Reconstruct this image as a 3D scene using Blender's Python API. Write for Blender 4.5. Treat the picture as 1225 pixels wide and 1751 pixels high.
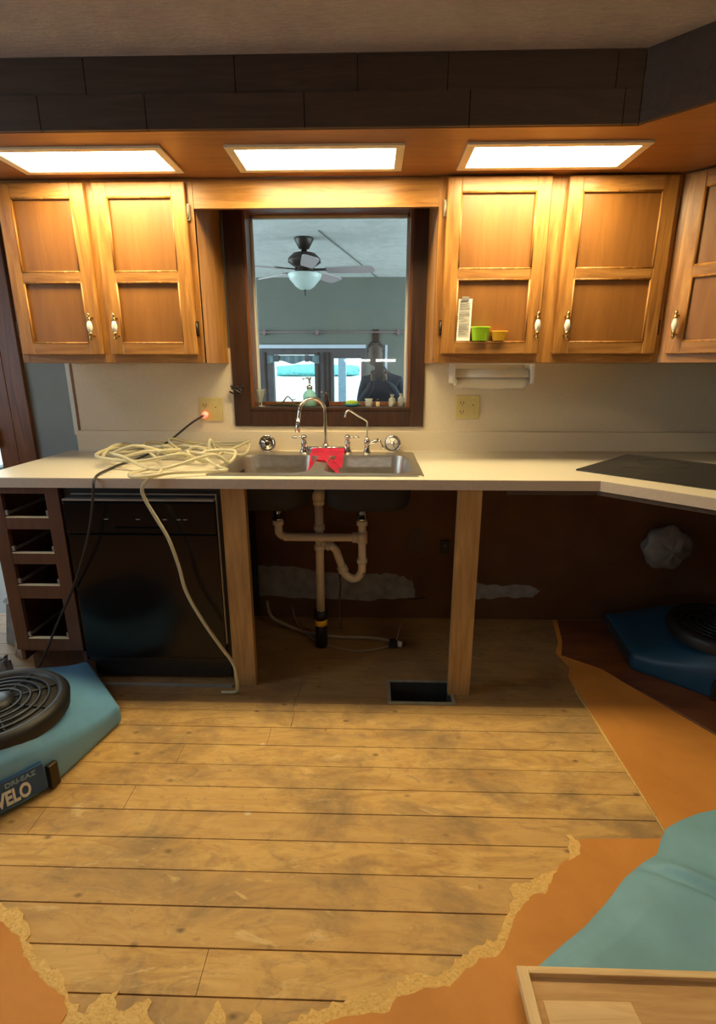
import bpy, bmesh, math, random
from mathutils import Vector, Matrix, noise
random.seed(7)
S = bpy.context.scene
C = S.collection
for o in list(bpy.data.objects): bpy.data.objects.remove(o)
PI = math.pi
# ------------------------------------------------------------------ camera
cam = bpy.data.cameras.new('camera'); co = bpy.data.objects.new('camera', cam); C.objects.link(co)
cam.sensor_fit = 'VERTICAL'; cam.sensor_height = 36.0; cam.lens = 882.85/1751*36; cam.clip_start = .02; cam.clip_end = 300
co.location = (0, -2.5132, 1.3123); co.rotation_euler = (PI/2-.2733, 0, .0266)
S.camera = co
# ------------------------------------------------------------------ exposure, world, lights
S.view_settings.view_transform = 'Standard'; S.view_settings.look = 'None'
S.view_settings.gamma = 1; S.view_settings.use_curve_mapping = False; S.view_settings.exposure = 0.40
TROFFER = 34.0
W = bpy.data.worlds.new('world'); S.world = W; W.use_nodes = True
nt = W.node_tree; bg = nt.nodes['Background']
tc = nt.nodes.new('ShaderNodeTexCoord'); sx = nt.nodes.new('ShaderNodeSeparateXYZ'); cr = nt.nodes.new('ShaderNodeValToRGB')
nt.links.new(tc.outputs['Generated'], sx.inputs[0]); nt.links.new(sx.outputs['Z'], cr.inputs[0]); nt.links.new(cr.outputs[0], bg.inputs[0])
cr.color_ramp.elements[0].color = (.75,.95,.95,1); cr.color_ramp.elements[1].color = (.55,.75,.95,1)
bg.inputs[1].default_value = 3.0
def area(name, loc, rot, sx_, sy_, power, col):
    l = bpy.data.lights.new(name, 'AREA'); l.shape = 'RECTANGLE'; l.size = sx_; l.size_y = sy_; l.energy = power; l.color = col
    o = bpy.data.objects.new(name, l); C.objects.link(o); o.location = loc; o.rotation_euler = rot; return o
area('sunroom_daylight_left', (-3.45, 2.4, 1.3), (0, -PI/2, 0), 1.6, 3.4, 44, (.84,.94,1))
area('sunroom_daylight_right', (2.45, 2.4, 1.3), (0, PI/2, 0), 1.6, 3.4, 34, (.84,.94,1))
area('kitchen_window_daylight', (-3.14, -1.9, 1.4), (0, -PI/2, 0), 1.0, 1.3, 9, (.72,.86,1))
# ------------------------------------------------------------------ materials
def lin(c):
    return tuple(((x/255)/12.92 if x/255 <= .04045 else (((x/255)+.055)/1.055)**2.4) for x in c)
class NT:
    def __init__(s, name):
        s.m = bpy.data.materials.new(name); s.m.use_nodes = True; s.t = s.m.node_tree; s.b = s.t.nodes['Principled BSDF']
        s.tc = s.t.nodes.new('ShaderNodeTexCoord')
    def n(s, typ, **kw):
        x = s.t.nodes.new(typ)
        for k, v in kw.items(): setattr(x, k, v)
        return x
    def l(s, a, b): s.t.links.new(a, b)
    def coord(s, scale=(1,1,1), rot=(0,0,0)):
        mp = s.n('ShaderNodeMapping'); mp.inputs['Scale'].default_value = scale; mp.inputs['Rotation'].default_value = rot
        s.l(s.tc.outputs['Object'], mp.inputs[0]); return mp.outputs[0]
    def noise(s, vec, scale, detail=4, rough=.55, dist=0):
        n = s.n('ShaderNodeTexNoise'); n.inputs['Scale'].default_value = scale; n.inputs['Detail'].default_value = detail
        n.inputs['Roughness'].default_value = rough; n.inputs['Distortion'].default_value = dist
        s.l(vec, n.inputs['Vector']); return n.outputs['Fac']
    def ramp(s, fac, stops):
        r = s.n('ShaderNodeValToRGB'); e = r.color_ramp.elements
        while len(e) < len(stops): e.new(.5)
        for i, (p, c) in enumerate(stops):
            e[i].position = p; e[i].color = (*c, 1) if len(c) == 3 else c
        s.l(fac, r.inputs[0]); return r.outputs[0]
    def mix(s, fac, a, b, mode='MIX'):
        x = s.n('ShaderNodeMix', data_type='RGBA', blend_type=mode)
        for v, i in ((fac, 0), (a, 6), (b, 7)):
            if isinstance(v, (int, float)): x.inputs[i].default_value = v
            elif isinstance(v, tuple): x.inputs[i].default_value = (*v, 1)
            else: s.l(v, x.inputs[i])
        return x.outputs[2]
    def math(s, op, a, b=0, c=0):
        x = s.n('ShaderNodeMath', operation=op)
        for i, v in enumerate((a, b, c)):
            if isinstance(v, (int, float)): x.inputs[i].default_value = v
            else: s.l(v, x.inputs[i])
        return x.outputs[0]
    def bump(s, h, st=.3, d=.002):
        x = s.n('ShaderNodeBump'); x.inputs['Strength'].default_value = st; x.inputs['Distance'].default_value = d
        s.l(h, x.inputs['Height']); s.l(x.outputs[0], s.b.inputs['Normal'])
    def fin(s, col, rough=.5, metal=0, spec=.5, **kw):
        if isinstance(col, tuple): s.b.inputs['Base Color'].default_value = (*col[:3], 1)
        else: s.l(col, s.b.inputs['Base Color'])
        s.b.inputs['Roughness'].default_value = rough; s.b.inputs['Metallic'].default_value = metal
        s.b.inputs['Specular IOR Level'].default_value = spec
        for k, v in kw.items(): s.b.inputs[k.replace('_', ' ')].default_value = v
        return s.m
def plain(name, c, rough=.5, metal=0, var=.12, vs=30, bump=0, **kw):
    s = NT(name); f = s.noise(s.coord(), vs, 5)
    col = s.ramp(f, [(.3, tuple(x*(1-var) for x in c)), (.7, tuple(min(1, x*(1+var)) for x in c))])
    if bump: s.bump(f, bump)
    return s.fin(col, rough, metal, **kw)
def wood(name, dark, mid, light, axis='z', rough=.38, sc=1.0, rings=True, spec=.5):
    s = NT(name)
    sl = 1.2*sc
    sca = {'z': (14*sc, 14*sc, sl), 'x': (sl, 14*sc, 14*sc), 'y': (14*sc, sl, 14*sc)}[axis]
    v = s.coord(sca); f1 = s.noise(v, 2.2, 6, .6, 1.6)
    sca2 = {'z': (90, 90, 3), 'x': (3, 90, 90), 'y': (90, 3, 90)}[axis]
    f2 = s.noise(s.coord(sca2), 3, 3)
    w = s.n('ShaderNodeTexWave', wave_type='RINGS', rings_direction={'z':'Y','x':'Z','y':'Z'}[axis]); w.inputs['Scale'].default_value = .9 if rings else .3
    w.inputs['Distortion'].default_value = 5; w.inputs['Detail'].default_value = 3
    s.l(s.coord({'z': (7, 7, 1.1), 'x': (1.1, 7, 7), 'y': (7, 1.1, 7)}[axis]), w.inputs[0])
    a = s.ramp(f1, [(.3, dark), (.5, mid), (.72, light)])
    b = s.mix(s.math('MULTIPLY', w.outputs['Fac'], .28), a, dark)
    c = s.mix(s.math('MULTIPLY', f2, .3), b, dark)
    s.bump(f2, .12); return s.fin(c, rough, spec=spec)
M = {}
M['oak'] = wood('oak_vertical', (.22,.085,.016), (.42,.19,.040), (.58,.30,.075), 'z')
M['oakx'] = wood('oak_horizontal', (.19,.075,.016), (.40,.185,.045), (.56,.29,.085), 'x')
M['panel'] = wood('oak_panel', (.21,.082,.015), (.26,.105,.020), (.31,.13,.027), 'z', rough=.42, rings=False, sc=.8)
M['soffit'] = wood('soffit_panel', (.26,.11,.035), (.35,.15,.05), (.42,.19,.065), 'x', rings=False)
M['walnut'] = wood('dark_casing', (.024,.010,.005), (.050,.020,.009), (.075,.031,.014), 'z', rough=.4)
M['jamb'] = wood('jamb_wood', (.13,.045,.015), (.22,.08,.025), (.3,.11,.035), 'z', rough=.35)
M['darkboard'] = wood('dark_crown_board', (.042,.024,.015), (.058,.034,.021), (.076,.046,.030), 'x', rough=.6, rings=False)
M['lumber'] = wood('lumber', (.28,.15,.05), (.42,.245,.085), (.52,.32,.13), 'z', rough=.7)
M['reddish'] = wood('drawer_frame', (.075,.026,.011), (.115,.042,.018), (.15,.058,.026), 'z', rough=.5, rings=False)
M['lightwood'] = wood('pale_door_wood', (.62,.40,.18), (.80,.56,.28), (.88,.68,.38), 'x', rough=.6)
M['lightwoody'] = wood('pale_rail_wood', (.66,.44,.21), (.82,.60,.31), (.90,.70,.40), 'y', rough=.6)
M['counter'] = plain('laminate', (.60,.55,.44), .38, var=.05, vs=90)
M['edge'] = plain('laminate_edge', (.52,.44,.36), .5, var=.06, vs=60)
M['splash'] = plain('backsplash_laminate', (.70,.60,.44), .45, var=.04, vs=120)
M['white'] = plain('white_plastic', (.72,.70,.64), .35, var=.03)
M['trim'] = plain('light_trim', (.82,.70,.46), .5, var=.04)
M['cream'] = plain('cream_plastic', (.62,.51,.22), .4, var=.03)
M['slot'] = plain('slot_dark', (.03,.02,.015), .5)
M['brass'] = plain('brass', (.62,.42,.16), .25, 1, var=.05)
M['iron'] = plain('hinge_dark', (.06,.045,.03), .4, .7)
M['ceramic'] = plain('white_ceramic', (.82,.79,.70), .15, var=.02)
M['chrome'] = plain('chrome', (.72,.71,.69), .12, 1, var=.03)
s = NT('brushed_steel'); f = s.noise(s.coord((6,120,6)), 4, 4)
M['steel'] = s.fin(s.ramp(f, [(.3,(.44,.42,.38)),(.7,(.58,.56,.52))]), .33, 1)
M['undersink'] = plain('undercoating', (.012,.011,.011), .8, bump=.4)
M['pvc'] = plain('pvc', (.62,.54,.43), .4, var=.08, vs=18)
M['black'] = plain('black_gloss', (.005,.005,.006), .2, var=.1, spec=.3)
M['blackm'] = plain('black_matte', (.010,.010,.011), .5, bump=.1)
M['cooktop'] = plain('cooktop_glass', (.022,.020,.018), .22, var=.3, vs=200)
M['grey'] = plain('grey_strip', (.30,.28,.26), .4, .3)
M['blue'] = plain('blue_rotomoulded', (.14,.34,.56), .42, var=.08, vs=12, bump=.06)
M['blueshaded'] = plain('shaded_blue_rotomoulded', (.014,.065,.12), .45, var=.08, vs=12)  # shaded copy of the blue, under-counter darkness put into the colour
M['navy'] = plain('navy_label', (.015,.07,.20), .4, var=.04)
M['letter'] = plain('letter_white', (.72,.74,.74), .5, var=.02)
M['letterblue'] = plain('letter_blue', (.20,.36,.55), .5, var=.02)
M['teal'] = plain('teal_sheet', (.19,.40,.50), .6, var=.10, vs=9, bump=.08)
M['red'] = plain('red_cloth', (.74,.035,.11), .8, var=.15, vs=120, bump=.5)
M['doorpanel'] = wood('tan_panel', (.46,.26,.10), (.60,.36,.15), (.68,.43,.20), 'x', rough=.6, rings=False)
M['cord'] = plain('cord_rubber', (.018,.016,.016), .5)
M['green'] = plain('lime_plastic', (.42,.80,.03), .35, var=.04)
M['yellow'] = plain('amber_plastic', (.90,.52,.03), .35, var=.04)
M['paper'] = plain('paper', (.80,.78,.70), .8, var=.03)
M['ink'] = plain('ink', (.25,.24,.22), .8)
M['towel'] = plain('paper_towel', (.90,.85,.74), .9, var=.05, vs=140, bump=.4)
M['sponge'] = plain('green_sponge', (.30,.42,.05), .9, var=.3, vs=200, bump=.6)
M['dish'] = plain('blue_glaze', (.06,.30,.36), .2)
M['leaf'] = plain('dark_leaf', (.04,.07,.025), .5, var=.4)
M['driftwood'] = plain('driftwood', (.14,.09,.05), .8, var=.4)
M['bottledark'] = plain('dark_bottle', (.03,.02,.018), .15)
M['cork'] = plain('pale_filling', (.62,.50,.30), .8, var=.2, vs=200)
M['plaster'] = plain('plaster_patch', (.26,.25,.24), .9, var=.25, vs=20, bump=.4)
M['bag'] = plain('plastic_bag', (.42,.40,.39), .35, var=.2, vs=14, bump=.5)
M['debris'] = plain('debris_board', (.40,.30,.20), .9, var=.35, vs=25, bump=.6)
M['hose'] = plain('braided_hose', (.30,.24,.17), .6, var=.2, vs=200)
M['boot'] = plain('galvanised', (.34,.32,.24), .5, .4, var=.2)
M['ducts'] = plain('duct_inside', (.03,.028,.025), .6)
M['fanbrown'] = plain('fan_bronze', (.035,.026,.022), .35, .3)
M['fanblade'] = plain('fan_blade', (.50,.42,.44), .5, var=.06)
M['shade'] = plain('frosted_glass', (.62,.74,.72), .3, var=.04)
M['valance'] = plain('valance_cloth', (.30,.38,.42), .9, var=.1)
M['suit'] = plain('navy_clothing', (.012,.016,.028), .85, var=.2)
M['skin'] = plain('skin', (.10,.065,.05), .6, var=.05)
M['hair'] = plain('hair', (.02,.015,.012), .7)
M['sunbrown'] = plain('sunroom_brown', (.09,.075,.08), .6, var=.2, vs=8)
M['sunpost'] = plain('pale_blue_post', (.42,.58,.72), .6)
M['whitepaint'] = plain('white_paint', (.70,.72,.66), .5, var=.03)
M['lilac'] = plain('header_paint', (.52,.58,.68), .5, var=.03)
M['conduit'] = plain('curtain_rod', (.22,.14,.14), .5)
M['lawn'] = plain('lawn', (.72,.90,.76), .9, var=.3, vs=.7)
M['hedge'] = plain('hedge', (.20,.55,.55), .9, var=.3, vs=2)
# back wall: blue-grey paint, brown painted lower part
s = NT('kitchen_wall_paint'); sep = s.n('ShaderNodeSeparateXYZ'); s.l(s.tc.outputs['Object'], sep.inputs[0])
low = s.math('MULTIPLY', s.math('LESS_THAN', sep.outputs['Z'], .9), s.math('GREATER_THAN', sep.outputs['X'], -1.5))
f = s.noise(s.coord(), 5, 6)
brown = s.ramp(f, [(.3,(.085,.032,.008)),(.7,(.13,.054,.014))])
bl = s.ramp(f, [(.3,(.25,.31,.32)),(.7,(.29,.35,.36))])
M['backwall'] = s.fin(s.mix(low, bl, brown), .7)
M['wall'] = plain('wall_paint', (.16,.14,.12), .8, var=.06, vs=4)
M['sunwall'] = plain('sunroom_wall', (.155,.165,.145), .85, var=.05, vs=3)
def textured_ceiling(name, c):
    s = NT(name); v = s.coord((1,1,1),(0,0,.6)); f = s.noise(s.coord((16,70,16),(0,0,.6)), 1.6, 5, .7, 1.0); g = s.noise(v, 5, 6, .65, 1.2)
    col = s.ramp(s.math('ADD', s.math('MULTIPLY', f, .5), s.math('MULTIPLY', g, .5)), [(.35, tuple(x*.8 for x in c)), (.62, tuple(x*1.12 for x in c))])
    s.bump(s.math('ADD', f, g), .8, .006); return s.fin(col, .9)
M['ceiling'] = textured_ceiling('stippled_ceiling', (.50,.43,.41))
M['sunceil'] = textured_ceiling('sunroom_ceiling', (.74,.78,.78))
# plank floor
s = NT('old_plank_floor'); at = s.n('ShaderNodeAttribute', attribute_name='tone')
f = s.noise(s.coord((2.4,9,9)), 2.0, 7, .62, 1.6); f2 = s.noise(s.coord((4,110,110)), 2.4, 4)
base = s.ramp(f, [(.28,(.50,.28,.085)),(.5,(.70,.43,.14)),(.74,(.82,.55,.20))])
base = s.mix(s.math('MULTIPLY', f2, .25), base, (.26,.15,.06))
base = s.mix(at.outputs['Fac'], base, (.55,.33,.12))
st = s.noise(s.coord((1,1.5,1)), 3.1, 8, .66, .6)
stm = s.ramp(st, [(.47,(0,0,0)),(.68,(1,1,1))])
base = s.mix(s.math('MULTIPLY', stm, .82), base, (.24,.155,.085))
sp = s.n('ShaderNodeTexVoronoi'); sp.inputs['Scale'].default_value = 9; s.l(s.coord((1,1.6,1)), sp.inputs['Vector'])
kn = s.ramp(sp.outputs['Distance'], [(.03,(1,1,1)),(.14,(0,0,0))])
knn = s.math('MULTIPLY', kn, s.math('GREATER_THAN', s.noise(s.coord((3,3,3)), 3.3, 2), .46))
base = s.mix(s.math('MULTIPLY', knn, .75), base, (.09,.05,.025))
sm = s.noise(s.coord((2.2,5,1),(0,0,.35)), 4.3, 8, .7, 1.8); base = s.mix(s.math('MULTIPLY', s.ramp(sm, [(.55,(0,0,0)),(.66,(1,1,1))]), .45), base, (.30,.18,.09))
sm2 = s.noise(s.coord((1.3,4,1),(0,0,-.2)), 2.1, 7, .7, 2.2); base = s.mix(s.math('MULTIPLY', s.ramp(sm2, [(.60,(0,0,0)),(.72,(1,1,1))]), .5), base, (.16,.115,.07))
sm3 = s.noise(s.coord((1.0,3,1),(0,0,.1)), 6.1, 6, .7, 1.2); base = s.mix(s.math('MULTIPLY', s.ramp(sm3, [(.60,(0,0,0)),(.70,(1,1,1))]), .5), base, (.86,.64,.30))
sp2 = s.n('ShaderNodeTexVoronoi'); sp2.inputs['Scale'].default_value = 5.3; s.l(s.coord((1,1.3,1)), sp2.inputs['Vector'])
ch = s.math('MULTIPLY', s.ramp(sp2.outputs['Distance'], [(.03,(1,1,1)),(.075,(0,0,0))]), s.math('GREATER_THAN', s.noise(s.coord((2,2,2)), 5.1, 3), .55))
base = s.mix(s.math('MULTIPLY', ch, .8), base, (.72,.58,.36))
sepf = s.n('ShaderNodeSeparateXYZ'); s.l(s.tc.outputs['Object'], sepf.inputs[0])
old_finish_shade = s.math('GREATER_THAN', sepf.outputs['Y'], -.715)  # rear boards darkened: old toe-kick finish plus painted counter-edge shadow
base = s.mix(s.math('MULTIPLY', old_finish_shade, .62), base, (.14,.07,.036))
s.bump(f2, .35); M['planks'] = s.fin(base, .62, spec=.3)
s = NT('orange_underlay'); f = s.noise(s.coord((1,1,1)), 3, 6, .6, .8); g = s.noise(s.coord((1,1,1),(0,0,.5)), 160, 2)
c = s.ramp(f, [(.3,(.52,.20,.035)),(.7,(.68,.29,.06))]); c = s.mix(s.math('MULTIPLY', g, .12), c, (.42,.24,.10))
M['underlay'] = s.fin(c, .6, spec=.3)
s = NT('dark_underlay'); f = s.noise(s.coord((2,6,2),(0,0,.8)), 2, 6)
M['underlay2'] = s.fin(s.ramp(f, [(.3,(.11,.035,.014)),(.7,(.22,.08,.03))]), .4)
s = NT('torn_fibre'); f = s.noise(s.coord((70,110,20),(0,0,.9)), 1.6, 6, .75, .6)
c = s.ramp(f, [(.3,(.56,.30,.07)),(.5,(.82,.53,.17)),(.75,(.92,.70,.32))]); s.bump(f, .7, .004)
M['torn'] = s.fin(c, .9)
def emit(name, col, st):
    s = NT(name); return s.fin((.8,.8,.8), .5, Emission_Strength=st) if 0 else _e(s, col, st)
def _e(s, col, st):
    s.b.inputs['Base Color'].default_value = (.8,.8,.8,1); s.b.inputs['Emission Color'].default_value = (*col,1); s.b.inputs['Emission Strength'].default_value = st; return s.m
M['diffuser'] = emit('lit_diffuser', (1,.79,.42), TROFFER)
M['lamp'] = emit('lit_dome', (1,.80,.48), 8)
M['lampcool'] = emit('lit_dome_cool', (.84,.91,1), 11)
M['tube'] = emit('lit_tube', (1,.95,.85), 60)
M['redglow'] = emit('red_plug_lens', (1,.06,.03), 1.6)
def glassy(name, col=(1,1,1), tr=.92, rough=.02):
    s = NT(name); t = s.t; out = t.nodes['Material Output']; a = s.n('ShaderNodeBsdfTransparent'); a.inputs[0].default_value = (*col,1)
    g = s.n('ShaderNodeBsdfGlossy'); g.inputs['Roughness'].default_value = rough; fr = s.n('ShaderNodeFresnel'); fr.inputs[0].default_value = 1.5
    m = s.n('ShaderNodeMixShader'); s.l(s.math('ADD', s.math('MULTIPLY', fr.outputs[0], 1.4), 1-tr-.06 if tr < .9 else 0.0), m.inputs[0]); s.l(a.outputs[0], m.inputs[1]); s.l(g.outputs[0], m.inputs[2]); s.l(m.outputs[0], out.inputs[0]); return s.m
M['glass'] = glassy('window_glass', (.93,.96,.96))
def frost(name, c, k):
    s = NT(name); a = s.n('ShaderNodeBsdfTransparent'); a.inputs[0].default_value = (*[min(1, x*1.15) for x in c],1); m = s.n('ShaderNodeMixShader'); m.inputs[0].default_value = k
    s.fin(c, .08); s.l(a.outputs[0], m.inputs[1]); s.l(s.b.outputs[0], m.inputs[2]); s.l(m.outputs[0], s.t.nodes['Material Output'].inputs[0]); return s.m
M['clear'] = frost('clear_glass', (.72,.76,.74), .35)
M['clearblue'] = frost('aqua_glass', (.36,.62,.56), .55)
s = NT('milky_tubing'); t = s.t; a = s.n('ShaderNodeBsdfTransparent'); a.inputs[0].default_value = (.9,.88,.75,1); m = s.n('ShaderNodeMixShader'); m.inputs[0].default_value = .62
s.fin((.66,.62,.46), .2); s.l(a.outputs[0], m.inputs[1]); s.l(s.b.outputs[0], m.inputs[2]); s.l(m.outputs[0], t.nodes['Material Output'].inputs[0]); M['tubing'] = s.m
# ------------------------------------------------------------------ builders
class B:
    def __init__(s): s.bm = bmesh.new(); s.mi = 0
    def _mark(s, n0):
        s.bm.faces.ensure_lookup_table()
        for f in [q for q in s.bm.faces if q not in n0]: f.material_index = s.mi
    def box(s, x0, x1, y0, y1, z0, z1, bev=0, mat=None):
        n0 = set(s.bm.faces)
        vs = [s.bm.verts.new((x, y, z)) for z in (z0, z1) for x, y in ((x0,y0),(x1,y0),(x1,y1),(x0,y1))]
        fs = [s.bm.faces.new([vs[i] for i in q]) for q in ((3,2,1,0),(4,5,6,7),(0,1,5,4),(1,2,6,5),(2,3,7,6),(3,0,4,7))]
        if mat is not None: bmesh.ops.transform(s.bm, matrix=mat, verts=vs)
        for f in fs: f.material_index = s.mi
        if bev:
            es = list({e for f in fs for e in f.edges}); bmesh.ops.bevel(s.bm, geom=es, offset=bev, segments=2, affect='EDGES', profile=.6)
        return s
    def prism(s, poly, z0, z1, bev=0):
        n0 = set(s.bm.faces)
        a = sum(poly[i][0]*poly[(i+1)%len(poly)][1]-poly[(i+1)%len(poly)][0]*poly[i][1] for i in range(len(poly)))
        if a < 0: poly = poly[::-1]
        lo = [s.bm.verts.new((x, y, z0)) for x, y in poly]; hi = [s.bm.verts.new((x, y, z1)) for x, y in poly]; n = len(poly)
        fs = [s.bm.faces.new(lo[::-1]), s.bm.faces.new(hi)] + [s.bm.faces.new((lo[i], lo[(i+1)%n], hi[(i+1)%n], hi[i])) for i in range(n)]
        for f in fs: f.material_index = s.mi
        if bev: bmesh.ops.bevel(s.bm, geom=list(fs[1].edges), offset=bev, segments=2, affect='EDGES')
        return s
    def tube(s, pts, r, seg=10, closed=False, smooth=0):
        pts = [Vector(p) for p in pts]
        rr = list(r) if isinstance(r, (list, tuple)) else [r]*len(pts)
        if smooth:
            o, ro = [], []; n = len(pts)
            for i in range(n-1 if not closed else n):
                p0 = pts[i-1] if (i or closed) else pts[0]; p1 = pts[i]; p2 = pts[(i+1)%n]; p3 = pts[(i+2)%n] if (i+2 < n or closed) else pts[-1]
                for k in range(smooth):
                    t = k/smooth
                    o.append(.5*((2*p1)+(-p0+p2)*t+(2*p0-5*p1+4*p2-p3)*t*t+(-p0+3*p1-3*p2+p3)*t**3)); ro.append(rr[i]*(1-t)+rr[(i+1)%n]*t)
            if not closed: o.append(pts[-1]); ro.append(rr[-1])
            pts, rr = o, ro
        n0 = set(s.bm.faces); rings = []; n = len(pts); nrm = None
        for i, p in enumerate(pts):
            a = pts[i-1] if (i or closed) else p; b = pts[(i+1)%n] if (i < n-1 or closed) else p
            t = (b-a)
            if t.length < 1e-9: t = Vector((0,0,1))
            t.normalize()
            if nrm is None: nrm = t.orthogonal().normalized()
            nrm = (nrm - t*nrm.dot(t)); nrm = nrm.normalized() if nrm.length > 1e-6 else t.orthogonal().normalized()
            bi = t.cross(nrm)
            rings.append([s.bm.verts.new(p + (nrm*math.cos(2*PI*k/seg)+bi*math.sin(2*PI*k/seg))*rr[i]) for k in range(seg)])
        for i in range(n if closed else n-1):
            A, Bq = rings[i], rings[(i+1)%n]
            for k in range(seg): s.bm.faces.new((A[k], A[(k+1)%seg], Bq[(k+1)%seg], Bq[k]))
        if not closed: s.bm.faces.new(rings[0][::-1]); s.bm.faces.new(rings[-1])
        s.bm.faces.ensure_lookup_table()
        for f in [q for q in s.bm.faces if q not in n0]: f.smooth = True
        s._mark(n0); return s
    def lathe(s, prof, loc=(0,0,0), seg=20, mat=None, cap=True):
        n0 = set(s.bm.faces); rings = []; allv = []
        for r, z in prof:
            ring = [s.bm.verts.new((loc[0]+max(r,1e-4)*math.cos(2*PI*k/seg), loc[1]+max(r,1e-4)*math.sin(2*PI*k/seg), loc[2]+z)) for k in range(seg)]
            rings.append(ring); allv += ring
        for i in range(len(rings)-1):
            for k in range(seg): s.bm.faces.new((rings[i][k], rings[i][(k+1)%seg], rings[i+1][(k+1)%seg], rings[i+1][k]))
        if cap: s.bm.faces.new(rings[0][::-1]); s.bm.faces.new(rings[-1])
        if mat is not None: bmesh.ops.transform(s.bm, matrix=mat, verts=allv)
        s.bm.faces.ensure_lookup_table()
        for f in [q for q in s.bm.faces if q not in n0]:
            f.smooth = len(f.verts) == 4
        s._mark(n0); return s
    def grid(s, fn, nu, nv, thick=0):
        n0 = set(s.bm.faces)
        g = [[s.bm.verts.new(fn(i/nu, j/nv)) for j in range(nv+1)] for i in range(nu+1)]
        fs = [s.bm.faces.new((g[i][j], g[i+1][j], g[i+1][j+1], g[i][j+1])) for i in range(nu) for j in range(nv)]
        for f in fs: f.smooth = True
        for f in fs: f.material_index = s.mi
        if thick: bmesh.ops.solidify(s.bm, geom=fs, thickness=thick)
        s._mark(n0); return s
    def build(s, name, mats, parent=None, local=False):
        me = bpy.data.meshes.new(name); bmesh.ops.recalc_face_normals(s.bm, faces=s.bm.faces)
        if parent is not None and not local:
            s.bm.transform(wm(parent).inverted())
        s.bm.to_mesh(me); s.bm.free()
        for m in (mats if isinstance(mats, (list, tuple)) else [mats]): me.materials.append(M[m])
        o = bpy.data.objects.new(name, me); C.objects.link(o)
        if parent is not None: o.parent = parent
        return o
def pieces(b, name, mats, parent=None, local=False):
    bm = b.bm; bm.verts.ensure_lookup_table(); seen = set(); out = []
    for v in bm.verts:
        if v in seen: continue
        st, comp = [v], set([v])
        while st:
            for e in st.pop().link_edges:
                for w in e.verts:
                    if w not in comp: comp.add(w); st.append(w)
        seen |= comp; nb = B(); mp = {}
        for w in bm.verts:
            if w in comp: mp[w] = nb.bm.verts.new(w.co)
        for f in bm.faces:
            if f.verts[0] in comp:
                nf = nb.bm.faces.new([mp[w] for w in f.verts]); nf.smooth = f.smooth; nf.material_index = f.material_index
        out.append(nb.build(name, mats, parent, local))
    bm.free(); return out
def wm(o):
    m = Matrix.LocRotScale(o.location, o.rotation_euler, o.scale)
    return wm(o.parent) @ m if o.parent else m
def thing(name, label, cat, loc=(0,0,0), rz=0, group=None):
    o = bpy.data.objects.new(name, None); C.objects.link(o); o.empty_display_size = .05; o.location = loc; o.rotation_euler = (0,0,rz)
    o['label'] = label; o['category'] = cat
    if group: o['group'] = group
    return o
def tag(o, label, cat, group=None):
    o['label'] = label; o['category'] = cat
    if group: o['group'] = group
    return o
def struct(name, b, m, parent=None):
    o = b.build(name, m, parent)
    if parent is None: o['kind'] = 'structure'
    return o
def origin(o, p):
    p = Vector(p); o.data.transform(Matrix.Translation(-p)); o.location = o.location + p; return o
def copy_tree(o, parent=None):
    c = o.copy(); C.objects.link(c); c.parent = parent
    for ch in list(o.children): copy_tree(ch, c)
    return c
# ------------------------------------------------------------------ kitchen shell
WY = .04; CZ = 2.182; SZ = 1.994
wb = B()
XL, XR = -3.2, 1.95
for x0, x1, z0, z1 in ((XL,-2.62,0,CZ),(-2.62,-1.86,2.03,CZ),(-1.86,-.585,0,CZ),(-.585,.180,0,1.125),(-.585,.180,1.992,CZ),(.180,XR+.1,0,CZ)):
    wb.box(x0, x1, WY, WY+.17, z0, z1)
wall_back = struct('wall_back', wb, 'backwall')
def patch(pts, name):
    b = B(); n = len(pts); rng = random.Random(3); out = []
    for i in range(n):
        a, c = pts[i], pts[(i+1)%n]
        for k in range(6):
            t = k/6; out.append((a[0]+(c[0]-a[0])*t+rng.uniform(-.006,.006), a[1]+(c[1]-a[1])*t+rng.uniform(-.007,.007)))
    vs = [b.bm.verts.new((x, WY-.003, z)) for x, z in out]; f = b.bm.faces.new(vs)
    r = bmesh.ops.extrude_face_region(b.bm, geom=[f]); bmesh.ops.translate(b.bm, vec=(0,.004,0), verts=[v for v in r['geom'] if isinstance(v, bmesh.types.BMVert)])
    return b.build(name, 'plaster', wall_back)
patch([(-.67,.13),(-.67,.29),(-.48,.30),(-.30,.27),(-.02,.25),(.12,.26),(.22,.22),(.24,.13),(.0,.10),(-.3,.11)], 'plaster_patch')
patch([(.44,.13),(.44,.215),(.70,.20),(.86,.195),(.90,.165),(.86,.135),(.6,.12)], 'plaster_patch')
patch([(.19,.38),(.20,.50),(.25,.53),(.29,.44),(.29,.36)], 'scuffed_patch').data.materials[0] = M['walnut']
struct('wall_right', B().box(XR, XR+.1, -4.4, WY, 0, CZ), 'wall')
wl = B()
for y0, y1, z0, z1 in ((-4.4,-2.6,0,CZ),(-2.6,-1.2,0,.85),(-2.6,-1.2,1.95,CZ),(-1.2,WY,0,CZ)): wl.box(XL-.1, XL, y0, y1, z0, z1)
struct('wall_left', wl, 'wall')
w3 = B()
for a in ((-2.6,-1.2,.85,.90),(-2.6,-1.2,1.90,1.95),(-2.6,-2.54,.9,1.9),(-1.26,-1.2,.9,1.9),(-2.6,-1.2,1.38,1.42)): w3.box(XL-.08, XL-.02, a[0], a[1], a[2], a[3], .004)
w3o = struct('window_3', w3, 'whitepaint')
B().box(XL-.055, XL-.05, -2.55, -1.25, .88, 1.92).build('window_glass', 'glass', w3o)
struct('wall_front', B().box(XL-.1, XR+.1, -4.5, -4.4, 0, CZ), 'wall')
struct('ceiling', B().box(XL-.1, XR+.1, -4.5, WY+.17, CZ, CZ+.1), 'ceiling')
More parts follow.
